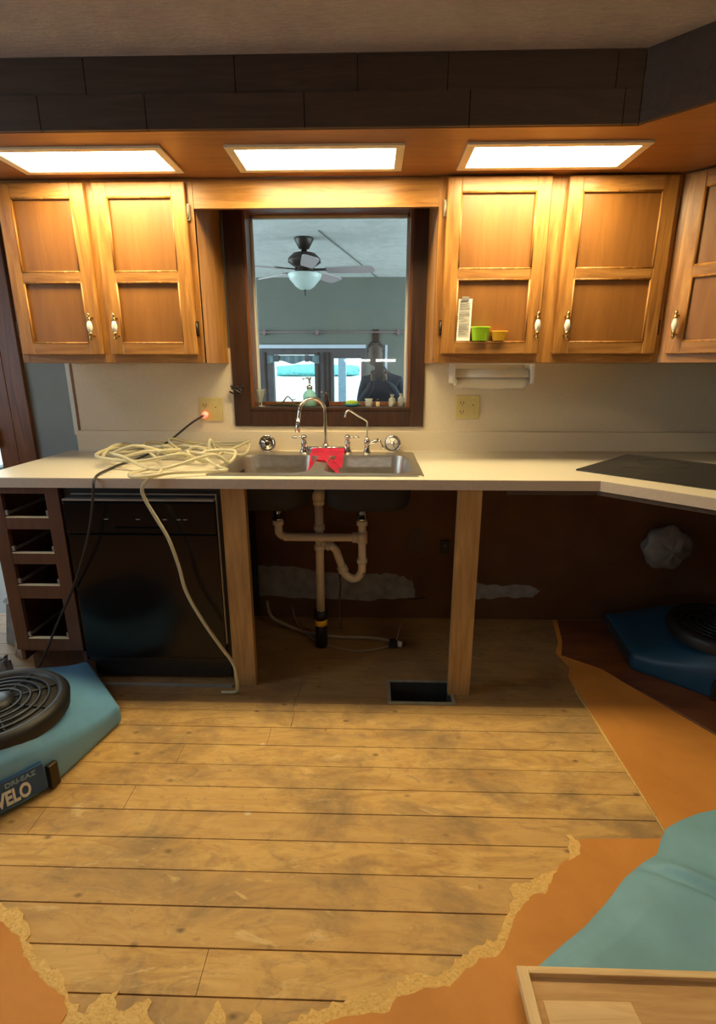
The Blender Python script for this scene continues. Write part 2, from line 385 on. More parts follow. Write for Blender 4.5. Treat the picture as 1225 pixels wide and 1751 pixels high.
# soffit with a diagonal corner
face = [(XL,-.727),(.775,-.727),(1.225,-1.177),(1.225,-3.2),(XR,-3.2),(XR,WY),(XL,WY)]
def offs(d): return [(XL,-.727-d),(.775+d*.414,-.727-d),(1.225-d+.0,-1.177-d*.414),(1.225-d,-3.2),(XR,-3.2),(XR,WY),(XL,WY)]
sf = struct('soffit', B().prism(face, SZ, CZ), 'soffit')
def band(name, d0, d1, z0, z1, mat):
    b = B(); p0 = [(XL,-.727-d0),(.775-d0*.414,-.727-d0),(1.225-d0,-1.177-d0*.414),(1.225-d0,-3.2)]; p1 = [(XL,-.727-d1),(.775-d1*.414,-.727-d1),(1.225-d1,-1.177-d1*.414),(1.225-d1,-3.2)]
    rng = random.Random(int(z0*1000))
    for i in range(3):
        a0, a1, c0, c1 = map(Vector, (p0[i], p0[i+1], p1[i], p1[i+1])); L = (a1-a0).length; t = 0
        while t < .999:
            t2 = min(1, t + rng.uniform(.26,.5)/L)
            g = .0015/L
            q = [a0.lerp(a1, t+g), a0.lerp(a1, t2-g), c0.lerp(c1, t2-g), c0.lerp(c1, t+g)]
            b.prism([tuple(v) for v in q], z0, z1); t = t2
    return b.build(name, mat, sf)
band('upper_crown_board', 0, .006, 2.087, CZ-.001, 'darkboard')
band('lower_crown_board', 0, .014, SZ+.001, 2.084, 'darkboard')
# recessed soffit lights
proto = None
for i, (x0, x1, lab) in enumerate(((-1.262,-.682,'lit rectangular soffit light above the pair of doors left of the window'),(-.479,.099,'lit rectangular soffit light centred above the sink window'),(.295,.876,'lit rectangular soffit light above the note and plastic cups, right'))):
    t = thing('soffit_light', lab, 'ceiling light', ((x0+x1)/2, -.518, SZ), 0, 'lights recessed in the soffit')
    w = (x1-x0)/2; b = B()
    for a in ((-w,w,-.113,-.088),(-w,w,.088,.113),(-w,-w+.028,-.088,.088),(w-.028,w,-.088,.088)): b.box(a[0],a[1],a[2],a[3],-.008,.0,.002)
    b.build('frame', 'trim', t, True)
    B().box(-w+.028,w-.028,-.088,.088,-.005,-.001).build('diffuser', 'diffuser', t, True)
# ------------------------------------------------------------------ floor
BR = .0965; B0 = -.7644
rng = random.Random(11)
fb = B(); tone = fb.bm.faces.layers.float.new('tone')
hole = (.083,.337,-.700,-.556)
def plank(x0, x1, y0, y1, t):
    n0 = len(fb.bm.faces); fb.box(x0, x1, y0, y1, -.02, 0)
    fb.bm.faces.ensure_lookup_table()
    for f in fb.bm.faces[n0:]: f[tone] = t
row = 0; y = B0 - 14*BR; y1end = WY
while y < y1end:
    x = XL; g = .002 if rng.random() < .5 else .0036
    ya, yb = y+g/2, min(y+BR-g/2, y1end)
    tt = rng.uniform(0,.55)
    while x < XR:
        x2 = min(XR, x + rng.uniform(2.2, 5.5)); t = min(.8, max(0, tt + rng.uniform(-.2,.2)))
        if yb > hole[2] and ya < hole[3] and x2 > hole[0] and x < hole[1]:
            if x < hole[0]: plank(x, hole[0], ya, yb, t)
            if x2 > hole[1]: plank(hole[1], x2, ya, yb, t)
            m0, m1 = max(x, hole[0]), min(x2, hole[1])
            if ya < hole[2]: plank(m0, m1, ya, hole[2], t)
            if yb > hole[3]: plank(m0, m1, hole[3], yb, t)
        else: plank(x, x2-.0015, ya, yb, t)
        x = x2
    y += BR
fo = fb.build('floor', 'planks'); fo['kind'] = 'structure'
sub = B()
for a in ((XL,hole[0],-4.4,WY),(hole[1],XR,-4.4,WY),(hole[0],hole[1],-4.4,hole[2]),(hole[0],hole[1],hole[3],WY)): sub.box(a[0],a[1],a[2],a[3],-.06,-.0205)
sub.build('subfloor', 'ducts', fo)
struct('floor.001', B().box(XL, XR, -4.4, B0-14*BR, -.02, 0), 'underlay')
RA = [(0.605,-1.318),(0.576,-1.307),(0.555,-1.388),(0.462,-1.438),(0.376,-1.465),(0.359,-1.516),(0.328,-1.553),(0.312,-1.589),(0.247,-1.617),(0.201,-1.643),(0.163,-1.675),(0.096,-1.676),(0.048,-1.707),(-0.036,-1.723),(-0.074,-1.737),(-0.117,-1.749),(-0.158,-1.773),(-.2,-1.80)]
RB = [(0.605,-1.321),(0.591,-1.369),(0.522,-1.402),(0.456,-1.483),(0.415,-1.492),(0.357,-1.553),(0.335,-1.595),(0.305,-1.634),(0.256,-1.642),(0.179,-1.697),(0.126,-1.704),(0.061,-1.723),(0.047,-1.75),(-0.035,-1.757),(-0.09,-1.772),(-.12,-1.80)]
LA = [(-1.03,-1.50),(-0.935,-1.542),(-0.886,-1.559),(-0.84,-1.583),(-0.801,-1.636),(-0.746,-1.673),(-0.692,-1.695),(-0.646,-1.739),(-0.6,-1.765),(-0.579,-1.732),(-0.548,-1.728),(-0.525,-1.763),(-0.473,-1.737),(-0.444,-1.782),(-.43,-1.83)]
LB = [(-1.03,-1.53),(-0.903,-1.589),(-0.834,-1.624),(-0.795,-1.662),(-0.711,-1.719),(-0.656,-1.74),(-0.634,-1.771),(-0.628,-1.83)]
def jag(P, amp, step, seed):
    r = random.Random(seed); o = []
    for a, b in zip(P, P[1:]):
        a, b = Vector(a), Vector(b); n = max(1, int((b-a).length/step)); d = (b-a).normalized(); nn = Vector((-d.y, d.x))
        for k in range(n):
            p = a.lerp(b, k/n) + nn*r.uniform(-amp, amp); o.append((p.x, p.y))
    o.append(P[-1]); return o
RBj, RAj = jag(RB,.003,.012,1), jag(RA,.007,.010,2); LBj, LAj = jag(LB,.003,.012,3), jag(LA,.007,.010,4)
def fillpoly(b, poly, z0, z1):
    n0 = len(b.bm.faces); vs = [b.bm.verts.new((x, y, z1)) for x, y in poly]; es = [b.bm.edges.new((vs[i], vs[(i+1)%len(vs)])) for i in range(len(vs))]
    r = bmesh.ops.triangle_fill(b.bm, edges=es, use_beauty=True); fs = [f for f in r['geom'] if isinstance(f, bmesh.types.BMFace)]
    lo = [b.bm.verts.new((x, y, z0)) for x, y in poly]
    for i in range(len(vs)): b.bm.faces.new((vs[i], vs[(i+1)%len(vs)], lo[(i+1)%len(vs)], lo[i]))
b = B()
fillpoly(b, [(.867,-1.312)] + RBj + [(-.12,-2.2),(XR,-2.2),(XR,.03),(.98,.03),(.93,-.2),(.885,-.30),(.905,-.42),(.872,-.50),(.867,-.60)], 0, .006)
und = struct('floor.002', b, 'underlay')
b = B(); fillpoly(b, LBj + [(-.628,-2.2),(-2.2,-2.2),(-2.2,-1.53)], 0, .006); und2 = struct('floor.003', b, 'underlay')
def ribbon(P, Q, name, par, seed):
    b = B(); fillpoly(b, P + Q[::-1], 0, .0035); return b.build(name, 'torn', par)
ribbon(RAj, [(x, y-.002) for x, y in RBj], 'torn_edge', und, 1); ribbon(LAj, LBj, 'torn_edge', und2, 2)
# darker footprint of the removed diagonal cabinet, with its pale lip
b = B(); fillpoly(b, [(1.04,-.44),(1.085,-.523),(1.279,-.868),(1.40,-1.10),(XR,-1.3),(XR,.02),(1.0,.02),(.95,-.2),(.90,-.33)], .006, .0085); b.build('dark_footprint', 'underlay2', und)
B().tube([(1.085,-.523,.009),(1.17,-.67,.009),(1.279,-.868,.009),(1.38,-1.05,.009)], .004, 6).build('footprint_lip', 'reddish', und)
B().tube([(.8655,-.60,.003),(.866,-1.0,.003),(.8665,-1.312,.003)], .0045, 6).build('cut_edge', 'torn', und)
for q, (a0, a1) in enumerate(((( -.35,-1.735),(-.29,-1.78)),((-.27,-1.75),(-.20,-1.785)))):
    b = B(); fillpoly(b, jag([(a0[0],-1.80),(a0[0]+.03,a0[1]),(a1[0],a1[1]),(a1[0]+.03,-1.80)], .005, .01, q), 0, .003); b.build('fibre_scrap', 'torn', und)
# ------------------------------------------------------------------ backsplash panel, counter
sp = B(); ST = .028
for x0, x1, z0, z1 in ((-1.455,-.668,1.012,1.40),(.249,1.94,1.012,1.40),(-.668,.249,1.0,1.033)): sp.box(x0, x1, ST, WY+.001, z0, z1)
spo = struct('wall_backsplash', sp, 'splash')
B().box(-1.475,-1.455,.022,WY,.99,1.40).build('edge_trim', 'whitepaint', spo)
B().box(-1.4545,-1.447,.024,WY,.99,1.40).build('seam', 'jamb', spo)
CT = .914
ct = thing('countertop', 'cream laminate countertop running under the window with a diagonal corner', 'countertop', (0,-.3,CT))
b = B()
skx0, skx1, sky0, sky1 = -.605, .17, -.57, -.065
F = -.648
b.box(-1.50, skx0, F, WY-.02, CT-.038, CT, .002); b.box(skx0, skx1, F, sky0, CT-.038, CT); b.box(skx0, skx1, sky1, WY-.02, CT-.038, CT)
b.prism([(skx1,F),(.834,F),(1.305,-1.119),(1.305,-1.9),(1.94,-1.9),(1.94,WY-.02),(skx1,WY-.02)], CT-.038, CT)
b.build('top', 'counter', ct)
b = B(); e = .003
b.box(-1.503, .834, F-e, F, CT-.038, CT-.001)
b.prism([(.834,F-e),(.8352,F),(1.305,-1.119),(1.305,-1.123)], CT-.038, CT-.001); b.box(1.302,1.305,-1.9,-1.122,CT-.038,CT-.001)
b.build('edge_band', 'edge', ct)
b = B(); b.box(-1.455, 1.94, .0, WY-.012, CT, CT+.098, .002)
b.tube([(-1.45,-.001,CT+.001),(1.93,-.001,CT+.001)], .006, 8); b.build('backsplash_lip', 'splash', ct)
# build-up strip under the counter
B().box(.5,.834,F+.003,F+.03,CT-.055,CT-.038).prism([(.83,F+.004),(.85,F+.02),(1.31,-1.09),(1.31,-1.112)],CT-.055,CT-.0385).build('batten', 'darkboard', ct)
# cooktop, rotated 45 degrees
R2 = math.sqrt(.5)
ck = thing('cooktop', 'black glass cooktop set into the diagonal corner of the counter', 'cooktop', (.818,-.456,CT), -PI/4)
B().box(0,.76,0,.535,.0005,.007,.002).build('glass_top', 'cooktop', ck, True)
b = B()
for cx, cy, r in ((.2,.15,.08),(.2,.39,.1),(.56,.15,.1),(.56,.39,.075)):
    b.tube([(cx+r*math.cos(2*PI*k/40), cy+r*math.sin(2*PI*k/40), .0068) for k in range(40)], .0009, 6, True)
pieces(b, 'burner_ring', 'iron', ck, True)
# ------------------------------------------------------------------ wall cabinets
UY = -.334; UB = 1.33; UT = 1.993
def handle(par, x, z):
    b = B(); b.mi = 0
    b.lathe([(.001,.0),(.004,.003),(.0075,.010),(.004,.016),(.0065,.021),(.0085,.026),(.0065,.031)], (x,-.030,z-.052), 12)
    b.lathe([(.0065,0),(.0085,.005),(.0065,.010),(.004,.015),(.0075,.021),(.004,.028),(.001,.031)], (x,-.030,z+.021), 12)
    b.tube([(x,-.030,z-.034),(x,0,z-.034)], .0042, 8); b.tube([(x,-.030,z+.034),(x,0,z+.034)], .0042, 8)
    b.mi = 1; b.lathe([(.006,0),(.0095,.012),(.0115,.022),(.0095,.033),(.006,.044)], (x,-.030,z-.022), 14)
    return b.build('handle', ['brass','ceramic'], par, True)
def make_door(cab, x0, x1, z0, z1, hinge_side, hx, mode=0):
    """local cabinet coords: x along face, y=0 at face-frame front (negative towards the room)"""
    w, h = x1-x0, z1-z0
    d = B().build('door', 'oak', cab, True); d.location = (x0, 0, z0)
    b = B(); T = -.020; st = .053; tr = .050; br = .045
    zm0, zm1 = h*.44, h*.44+.038
    for a in ((0,st,0,h),(w-st,w,0,h)): b.box(a[0],a[1],T,-.001,a[2],a[3],.004)
    b.mi = 1
    for a in ((st-.001,w-st+.001,0,br),(st-.001,w-st+.001,h-tr,h),(st-.001,w-st+.001,zm0,zm1)): b.box(a[0],a[1],T+.0004,-.0012,a[2],a[3],.0035)
    b.mi = 0
    # moulding: sloped lips around both openings
    for (a0, a1, c0, c1) in ((st,w-st,br,zm0),(st,w-st,zm1,h-tr)):
        for k in range(4):
            q = [((a0,c0),(a1,c0)),((a1,c0),(a1,c1)),((a1,c1),(a0,c1)),((a0,c1),(a0,c0))][k]
            b.tube([(q[0][0],T+.004,q[0][1]),(q[1][0],T+.004,q[1][1])], .0048, 6)
    me = bpy.data.meshes.new('door'); bmesh.ops.recalc_face_normals(b.bm, faces=b.bm.faces); b.bm.to_mesh(me); b.bm.free()
    me.materials.append(M['oak']); me.materials.append(M['oakx']); d.data = me
    B().box(st-.003,w-st+.003,-.009,-.004,br-.003,h-tr+.003).build('door_panel', 'panel', d, True)
    handle(d, hx - x0 if mode == 0 else hx, .105).location = (0, T, 0)
    for zz in (.10, h-.10):
        hb = B(); xx = -.004 if hinge_side < 0 else w+.004
        hb.box(xx-.006,xx+.006,-.012,-.001,zz-.028,zz+.028,.001); hb.tube([(xx,-.013,zz-.022),(xx,-.013,zz+.022)], .004, 8)
        hb.build('hinge', 'iron' if zz < .2 else 'boot', d, True)
    return d
def make_cab(label, x0, x1, doors, depth, loc, rz, openings):
    t = thing('wall_cabinet', label, 'cabinet', loc, rz, 'oak wall cabinets')
    H = UT-UB; b = B()
    b.box(x0, x1, .002, depth, .012, H-.001); b.box(x0, x1, .018, depth, 0, .013); b.build('case', 'oak', t, True)
    b = B(); xs = [x0] + openings + [x1]
    b.mi = 1; b.box(x0, x1, 0, .0185, 0, .042, .001); b.box(x0, x1, 0, .0185, H-.04, H-.001, .001)
    b.mi = 0
    for a, c in [(x0, x0+.03), (x1-.03, x1)] + [(o-.025, o+.025) for o in openings]: b.box(a, c, -.0006, .0185, 0, H-.001, .001)
    b.build('face_frame', ['oak','oakx'], t, True)
    for (a, c, z0, z1, hs, hx) in doors: make_door(t, a, c, z0-UB, z1-UB, hs, hx)
    return t
cL = make_cab('oak two-door wall cabinet left of the sink window', 0, .755, [(.012,.347,1.361,1.977,-1,.321),(.380,.732,1.361,1.977,1,.432-.012)], WY-UY, (-1.437,UY,UB), 0, [.3635])
cR = make_cab('oak two-door wall cabinet right of the window with a note and cups', 0, .890, [(.028,.410,1.363,1.985,-1,.392),(.472,.868,1.363,1.985,1,.505)], WY-UY, (.245,UY,UB), 0, [.441])
cD = make_cab('oak corner wall cabinet turned diagonally at the right edge', 0, .69, [(.028,.40,1.363,1.983,1,.058)], .30, (1.137,UY,UB), -PI/4, [.43])
# valance board over the window
v = B(); v.box(-.682,.245,UY+.001,UY+.020,1.892,UT-.002,.001); o = v.build('valance_board', 'oakx'); tag(origin(o,(-.2,UY,1.9)), 'horizontal oak board bridging the two wall cabinets above the window', 'valance')
# paper towel holder
t = thing('towel_holder', 'white under-cabinet paper towel holder below the right wall cabinet', 'towel holder', (.51,-.16,UB))
b = B(); b.box(.345,.69,-.22,-.10,UB-.008,UB,.002)
for x in (.345,.68): b.prism([(0,0)]*0 or [(x,-.22),(x+.01,-.22),(x+.01,-.10),(x,-.10)], UB-.085, UB-.006)
b.tube([(.35,-.16,UB-.06),(.685,-.16,UB-.06)], .010, 10); b.build('bracket', 'white', t)
rl = B(); rl.tube([(.362,-.16,UB-.06),(.674,-.16,UB-.06)], .036, 24); rl.grid(lambda u,v: (.362+.312*u+.006*math.sin(v*5), -.196+.012*v*v, UB-.06-.052*v+.003*math.sin(u*9)*v), 12, 5, .0012)
tag(rl.build('paper_towel_roll', 'towel'), 'white paper towel roll with a loose sheet hanging from its holder', 'paper towel')
# note and plastic cups on the ledge of the lower door panel
LZ = 1.363+.045+.0046
nt_ = thing('paper_note', 'white strip of printed paper stuck to the right cabinet door', 'note', (.355,UY-.012,LZ))
b = B(); b.grid(lambda u,v: (.331+.053*u+.004*v, UY-.012-.009*(1-v)+.001*math.sin(u*4), LZ+.001+.155*v), 6, 8, .0007); b.build('sheet', 'paper', nt_)
b = B(); rr = random.Random(5)
for k in range(15):
    z = LZ+.148-k*.0088
    if k in (4, 9): continue
    v_ = (z-LZ-.001)/.155; x0 = .331+.004*v_+.006; b.box(x0, x0+rr.uniform(.018,.041), UY-.0135-.009*(1-v_), UY-.0131-.009*(1-v_), z, z+.0022)
b.build('print', 'ink', nt_)
B().box(.347,.375,UY-.0145,UY-.010,LZ+.150,LZ+.164,.001).build('clip', 'grey', nt_)
def cup(name, label, x, r0, r1, h, mat, seg=24):
    b = B(); b.lathe([(r0*.9,0),(r0,.002),(r1,h),(r1+.003,h+.001),(r1+.003,h+.004),(r1-.002,h+.004),(r0-.002,.004),(.001,.004)], (0,0,0), seg, cap=False)
    o = b.build(name, mat); o.scale = (1,.42,1); o.location = (x, UY-.0225-r1*.42+.012, LZ+.0005); return tag(o, label, 'cup', 'plastic cups on the cabinet door ledge')
cup('plastic_cup', 'lime green plastic measuring cup on the cabinet door, beside the note', .424, .031, .036, .048, 'green')
cup('plastic_cup', 'amber yellow plastic measuring cup on the cabinet door ledge', .497, .024, .032, .032, 'yellow')
tag(origin(B().box(.462,.555,UY-.036,UY-.030,LZ+.034,LZ+.038,.001).build('measuring_handle','yellow'),(.5,UY-.033,LZ+.036)), 'flat yellow strip lying across the amber cup rim', 'handle') if 0 else None
# outlets
def outlet(x, z, label, plug=False):
    t = thing('wall_outlet', label, 'outlet', (x, ST, z), 0, 'cream outlet plates on the backsplash')
    B().box(-.058,.058,-.007,0,-.056,.056,.003).build('cover_plate', 'cream', t, True)
    b = B()
    for zz in (.021,-.021): b.lathe([(.0165,0),(.0165,.002)], (0,0,0), 18, Matrix.Translation((-.026,-.007,zz)) @ Matrix.Rotation(PI/2,4,'X'))
    b.box(.014,.038,-.009,-.006,-.034,.034,.001); b.build('receptacle', 'cream', t, True)
    b = B()
    for zz in (.021,-.021):
        for xx in (-.033,-.019): b.box(xx-.0015,xx+.0015,-.0102,-.0088,zz-.004,zz+.006)
        b.tube([(-.026,-.0102,zz-.009),(-.026,-.009,zz-.009)], .0025, 8)
    for zz in (.0,): b.tube([(.026,-.0102,.01),(.026,-.009,.01)], .003, 8)
    pieces(b, 'slot', 'slot', t, True); return t
outlet(-.785, 1.115, 'cream double outlet plate left of the window with a red plug in it')
outlet(.458, 1.128, 'cream double outlet plate right of the window, nothing plugged in')
pc = thing('power_cord', 'black power cord with glowing red plug trailing over the counter edge', 'cord', (-.9,-.3,.92))
b = B(); b.lathe([(.014,0),(.015,.012),(.011,.03)], (0,0,0), 14, Matrix.Translation((-.811,.018,1.094)) @ Matrix.Rotation(PI/2+.3,4,'X')); b.build('plug', 'redglow', pc)
B().tube([(-.813,-.012,1.088),(-.86,-.06,1.055),(-.93,-.11,.995),(-.995,-.18,.945),(-1.04,-.26,.921),(-1.055,-.38,.920),(-1.05,-.50,.920),(-1.035,-.62,.921),(-1.03,-.665,.905),(-1.035,-.672,.86),(-1.07,-.670,.72),(-1.13,-.655,.58),(-1.20,-.630,.45),(-1.29,-.618,.30),(-1.37,-.617,.15),(-1.45,-.616,.03),(-1.54,-.60,.010),(-1.62,-.58,.010)], .0048, 8, smooth=6).build('cable', 'cord', pc)
# ------------------------------------------------------------------ kitchen window
win = struct('window_1', B().box(-.668,-.585,ST-.012,WY,1.036,1.99,.003).box(.180,.248,ST-.012,WY,1.036,1.99,.003).box(-.585,.180,ST-.012,WY,1.036,1.125,.003), 'walnut')
GY = .150
b = B(); b.box(-.5849,-.572,WY-.01,.20,1.125,1.991); b.box(.167,.1799,WY-.01,.20,1.125,1.991); b.box(-.572,.167,WY-.01,.20,1.985,1.9915); b.build('jamb', 'jamb', win)
b = B(); b.box(-.585,.180,WY-.028,.20,1.112,1.126,.002); b.build('window_sill', 'walnut', win)
b = B(); k = .010
b.box(-.572,-.572+k,GY-.012,GY+.012,1.127,1.985); b.box(.167-k,.167,GY-.012,GY+.012,1.127,1.985); b.box(-.572,.167,GY-.012,GY+.012,1.975,1.985); b.build('sash', 'whitepaint', win)
B().box(-.572,.167,GY-.012,GY+.012,1.1265,1.145,.002).build('bottom_sash', 'jamb', win)
B().box(-.572+k,.167-k,GY-.002,GY+.002,1.145,1.975).build('window_glass', 'glass', win)
# sill objects
SI = 1.1262; SY = .078
def sil(name, label, cat, x): return thing(name, label, cat, (x, SY, SI), 0)
g = B(); g.lathe([(.019,0),(.019,.003),(.005,.008),(.004,.020),(.009,.028),(.022,.078),(.024,.082),(.021,.080),(.008,.03),(.001,.028)], (-.545,SY-.01,SI), 20, cap=False)
tag(origin(g.build('goblet','clear'),(-.545,SY-.01,SI)), 'small footed glass goblet at the left end of the window sill', 'goblet')
sd = thing('soap_dispenser', 'aqua glass soap bottle with a pump on the window sill', 'bottle', (-.306,SY,SI))
B().lathe([(.030,0),(.033,.006),(.033,.055),(.022,.072),(.012,.078),(.012,.084)], (0,0,0), 20).build('bottle','clearblue',sd,True)
b = B(); b.lathe([(.014,.083),(.014,.098),(.005,.100),(.005,.128),(.009,.130),(.009,.140)], (0,0,0), 14); b.tube([(0,0,.135),(-.02,-.01,.136),(-.032,-.016,.130)], .0035, 8); b.build('pump','chrome',sd,True)
db = B(); db.lathe([(.013,0),(.015,.02),(.014,.045),(.006,.058),(.006,.075)], (-.226,SY,SI), 14)
tag(origin(db.build('bottle','bottledark'),(-.226,SY,SI)), 'small dark bottle on the sill behind the tall faucet', 'bottle')
d = thing('soap_dish', 'blue oval dish on the sill above the filter tap', 'dish', (-.098,SY-.005,SI))
b = B(); b.lathe([(.020,0),(.030,.003),(.044,.012),(.042,.014),(.028,.006),(.001,.005)], (0,0,0), 24, cap=False); o = b.build('dish','dish',d,True); o.scale = (1,.62,1)
o = B().lathe([(.020,0),(.031,.005),(.033,.012),(.026,.020),(.010,.023)], (0,0,0), 20).build('sponge','sponge'); o.location = (-.098,SY-.005,SI+.0075); o.scale = (1,.55,1); tag(o, 'green and yellow sponge resting in the blue dish', 'sponge')
o = B().lathe([(.016,0),(.019,.006),(.020,.020),(.017,.026),(.021,.038),(.019,.038),(.015,.026),(.017,.018),(.001,.004)], (-.016,SY,SI), 18, cap=False).build('glass_jar','clear'); tag(origin(o,(-.016,SY,SI)), 'short flared glass jar between the sponge and black-capped vial', 'jar')
v = thing('vial', 'tiny cream bottle with a black cap on the sill', 'bottle', (.029,SY,SI))
B().lathe([(.009,0),(.010,.003),(.010,.020),(.005,.025)], (0,0,0), 14).build('bottle','cork',v,True); B().lathe([(.007,.024),(.007,.038)], (0,0,0), 14).build('cap','blackm',v,True)
for x, h, lab in ((.098,.052,'clear glass bottle with pale filling at the right of the sill'),(.143,.056,'clear glass bottle at the far right end of the sill, against the jamb')):
    v = thing('glass_bottle', lab, 'bottle', (x,SY+(0 if x<.1 else .012),SI), 0)
    B().lathe([(.016,0),(.017,.003),(.017,h*.7),(.008,h*.85),(.008,h),(.011,h+.002),(.011,h+.006)], (0,0,0), 18).build('bottle','clear',v,True)
    B().lathe([(.0145,.002),(.0145,.022)], (0,0,0), 16).build('filling','cork' if x<.1 else 'driftwood',v,True)
gr = B(); rr = random.Random(9)
for q in range(7):
    x = -.49 + q*.022; gr.tube([(x,SY-.01,SI+.004),(x+.03,SY+rr.uniform(-.02,.01),SI+rr.uniform(.004,.012)),(x+.05,SY-.01,SI+.005)], .003, 6, smooth=4)
for q in range(70):
    x = rr.uniform(-.50,-.345); y = SY+rr.uniform(-.03,.02); z = SI+rr.uniform(.003,.013); a = rr.uniform(0,6)
    M4 = Matrix.Translation((x,y,z)) @ Matrix.Rotation(a,4,'Z') @ Matrix.Rotation(rr.uniform(-.7,.7),4,'X')
    n0 = len(gr.bm.faces); vs = [gr.bm.verts.new(M4 @ Vector(p)) for p in ((-.009,0,0),(0,-.004,.001),(.010,0,0),(0,.004,.001))]; gr.bm.faces.new(vs)
tag(origin(gr.build('leafy_garland','leaf'),(-.42,SY,SI)), 'low leafy garland lying along the left half of the sill', 'garland')
tw = B().tube([(-.47,SY-.012,SI+.012),(-.44,SY-.012,SI+.020),(-.415,SY-.012,SI+.048),(-.395,SY-.01,SI+.032),(-.38,SY-.01,SI+.012)], [.003,.004,.003,.003,.002], 8, smooth=4).tube([(-.395,SY-.01,SI+.032),(-.375,SY-.012,SI+.034)], .002, 6)
tag(origin(tw.build('driftwood_twig','driftwood'),(-.42,SY-.012,SI+.012)), 'bent brown twig rising out of the garland on the sill', 'twig')
rr = random.Random(4); ol = B()
for q in range(9):
    p = Vector((-.645+rr.uniform(-.02,.02), ST-.022, 1.222+rr.uniform(-.02,.02))); ol.tube([p, p+Vector((rr.uniform(-.022,.022),-.008,rr.uniform(-.02,.015))), p+Vector((rr.uniform(-.03,.03),-.004,rr.uniform(-.03,.03)))], .0045, 6, smooth=3)
tag(origin(ol.build('iron_ornament','bottledark'),(-.645,ST-.02,1.222)), 'small dark twisted ornament hanging on the left window casing', 'ornament')
# ------------------------------------------------------------------ sink, taps
def rrect(x0, x1, y0, y1, r, n=6):
    P = []
    for cx, cy, a in ((x1-r,y1-r,0),(x0+r,y1-r,PI/2),(x0+r,y0+r,PI),(x1-r,y0+r,1.5*PI)):
        for k in range(n+1): P.append((cx+r*math.cos(a+PI/2*k/n), cy+r*math.sin(a+PI/2*k/n)))
    return P
sk = thing('kitchen_sink', 'stainless steel double bowl sink set in the counter', 'sink', (-.217,-.32,CT))
b = B(); loops = [rrect(-.635,.198,-.597,-.040,.025), rrect(-.600,-.245,-.556,-.135,.075), rrect(-.190,.165,-.556,-.135,.075)]
es = []; bowls = []
for L in loops:
    vs = [b.bm.verts.new((x, y, CT+.005)) for x, y in L]; bowls.append(vs); es += [b.bm.edges.new((vs[i], vs[(i+1)%len(vs)])) for i in range(len(vs))]
bmesh.ops.triangle_fill(b.bm, edges=es, use_beauty=True)
vs = bowls[0]; lo = [b.bm.verts.new((v.co.x+(.003 if v.co.x>-.2 else -.003), v.co.y+(-.003 if v.co.y<-.3 else .003), CT+.0005)) for v in vs]
for i in range(len(vs)): b.bm.faces.new((vs[i], vs[(i+1)%len(vs)], lo[(i+1)%len(lo)], lo[i]))
b.build('flange', 'steel', sk)
for x0, x1 in ((-.600,-.245),(-.190,.165)):
    def shell(g, mat, name, top):
        b = B(); rings = []
        for k, (ins, z) in enumerate(((-g,top),(.004-g,-.008),(.012-g,-.12),(.022-g,-.145),(.05-g,-.158-g))):
            rings.append([b.bm.verts.new((x, y, CT+z)) for x, y in rrect(x0+ins, x1-ins, -.556+ins, -.135-ins, .075-ins*.3)])
        for A, Q in zip(rings, rings[1:]):
            for i in range(len(A)): b.bm.faces.new((A[i], A[(i+1)%len(A)], Q[(i+1)%len(A)], Q[i])).smooth = True
        b.bm.faces.new(rings[-1]); return b.build(name, mat, sk)
    bw = shell(0, 'steel', 'bowl', .005); shell(.004, 'undersink', 'bowl_underside', -.003)
    cx = (x0+x1)/2; B().lathe([(.042,0),(.040,.003),(.030,.002),(.001,-.0)], (cx,-.33,CT-.1575), 20, cap=False).build('drain', 'chrome', sk)
fc = thing('bridge_faucet', 'tall chrome gooseneck bridge faucet with two lever handles', 'faucet', (-.218,-.075,CT+.005))
b = B(); b.box(-.33,-.105,-.092,-.060,CT+.006,CT+.018,.005); b.tube([(-.32,-.075,CT+.028),(-.115,-.075,CT+.028)], .0095, 12); b.build('bridge', 'chrome', fc)
for sx_ in (-1, 1):
    x = -.218+sx_*.103; h = B()
    h.lathe([(.021,.004),(.022,.014),(.015,.026),(.013,.045),(.016,.052),(.012,.060),(.009,.068),(.014,.078),(.013,.086),(.005,.092)], (x,-.075,CT), 16)
    h.tube([(x,-.075,CT+.080),(x+sx_*.02,-.078,CT+.081),(x+sx_*.034,-.08,CT+.080)], .0042, 8); h.lathe([(.002,0),(.006,.006),(.007,.016),(.003,.028)], (0,0,0), 10, Matrix.Translation((x+sx_*.028,-.079,CT+.0805)) @ Matrix.Rotation(sx_*PI/2,4,'Y'))
    h.build('handle', 'chrome', fc)
b = B(); b.lathe([(.019,.004),(.019,.016),(.013,.030),(.016,.040),(.013,.048)], (-.218,-.075,CT), 16)
ang = math.radians(215); dx, dy = math.cos(ang)*.068, math.sin(ang)*.068
pts = [(-.218,-.075,CT+.04),(-.218,-.075,CT+.12),(-.218,-.075,CT+.195)]
for k in range(1, 9):
    a = PI*k/8; pts.append((-.218+dx*(1-math.cos(a)), -.075+dy*(1-math.cos(a)), CT+.195+.066*math.sin(a)))
pts.append((pts[-1][0]-.004, pts[-1][1], CT+.165)); b.tube(pts, .0088, 14, smooth=3); b.build('spout', 'chrome', fc)
e = Vector(pts[-1]); b = B(); b.tube([e+Vector((0,0,.012)), e+Vector((-.004,0,-.028)), e+Vector((-.006,0,-.052))], [.0105,.0115,.013], 14); b.build('spray_head', 'chrome', fc)
b = B(); b.tube([e+Vector((-.001,0,-.006)), e+Vector((-.002,0,-.010))], .0122, 14); b.build('seal_ring', 'blackm', fc)
ff = thing('filter_faucet', 'slim chrome filtered water tap right of the tall faucet', 'faucet', (-.022,-.072,CT+.005))
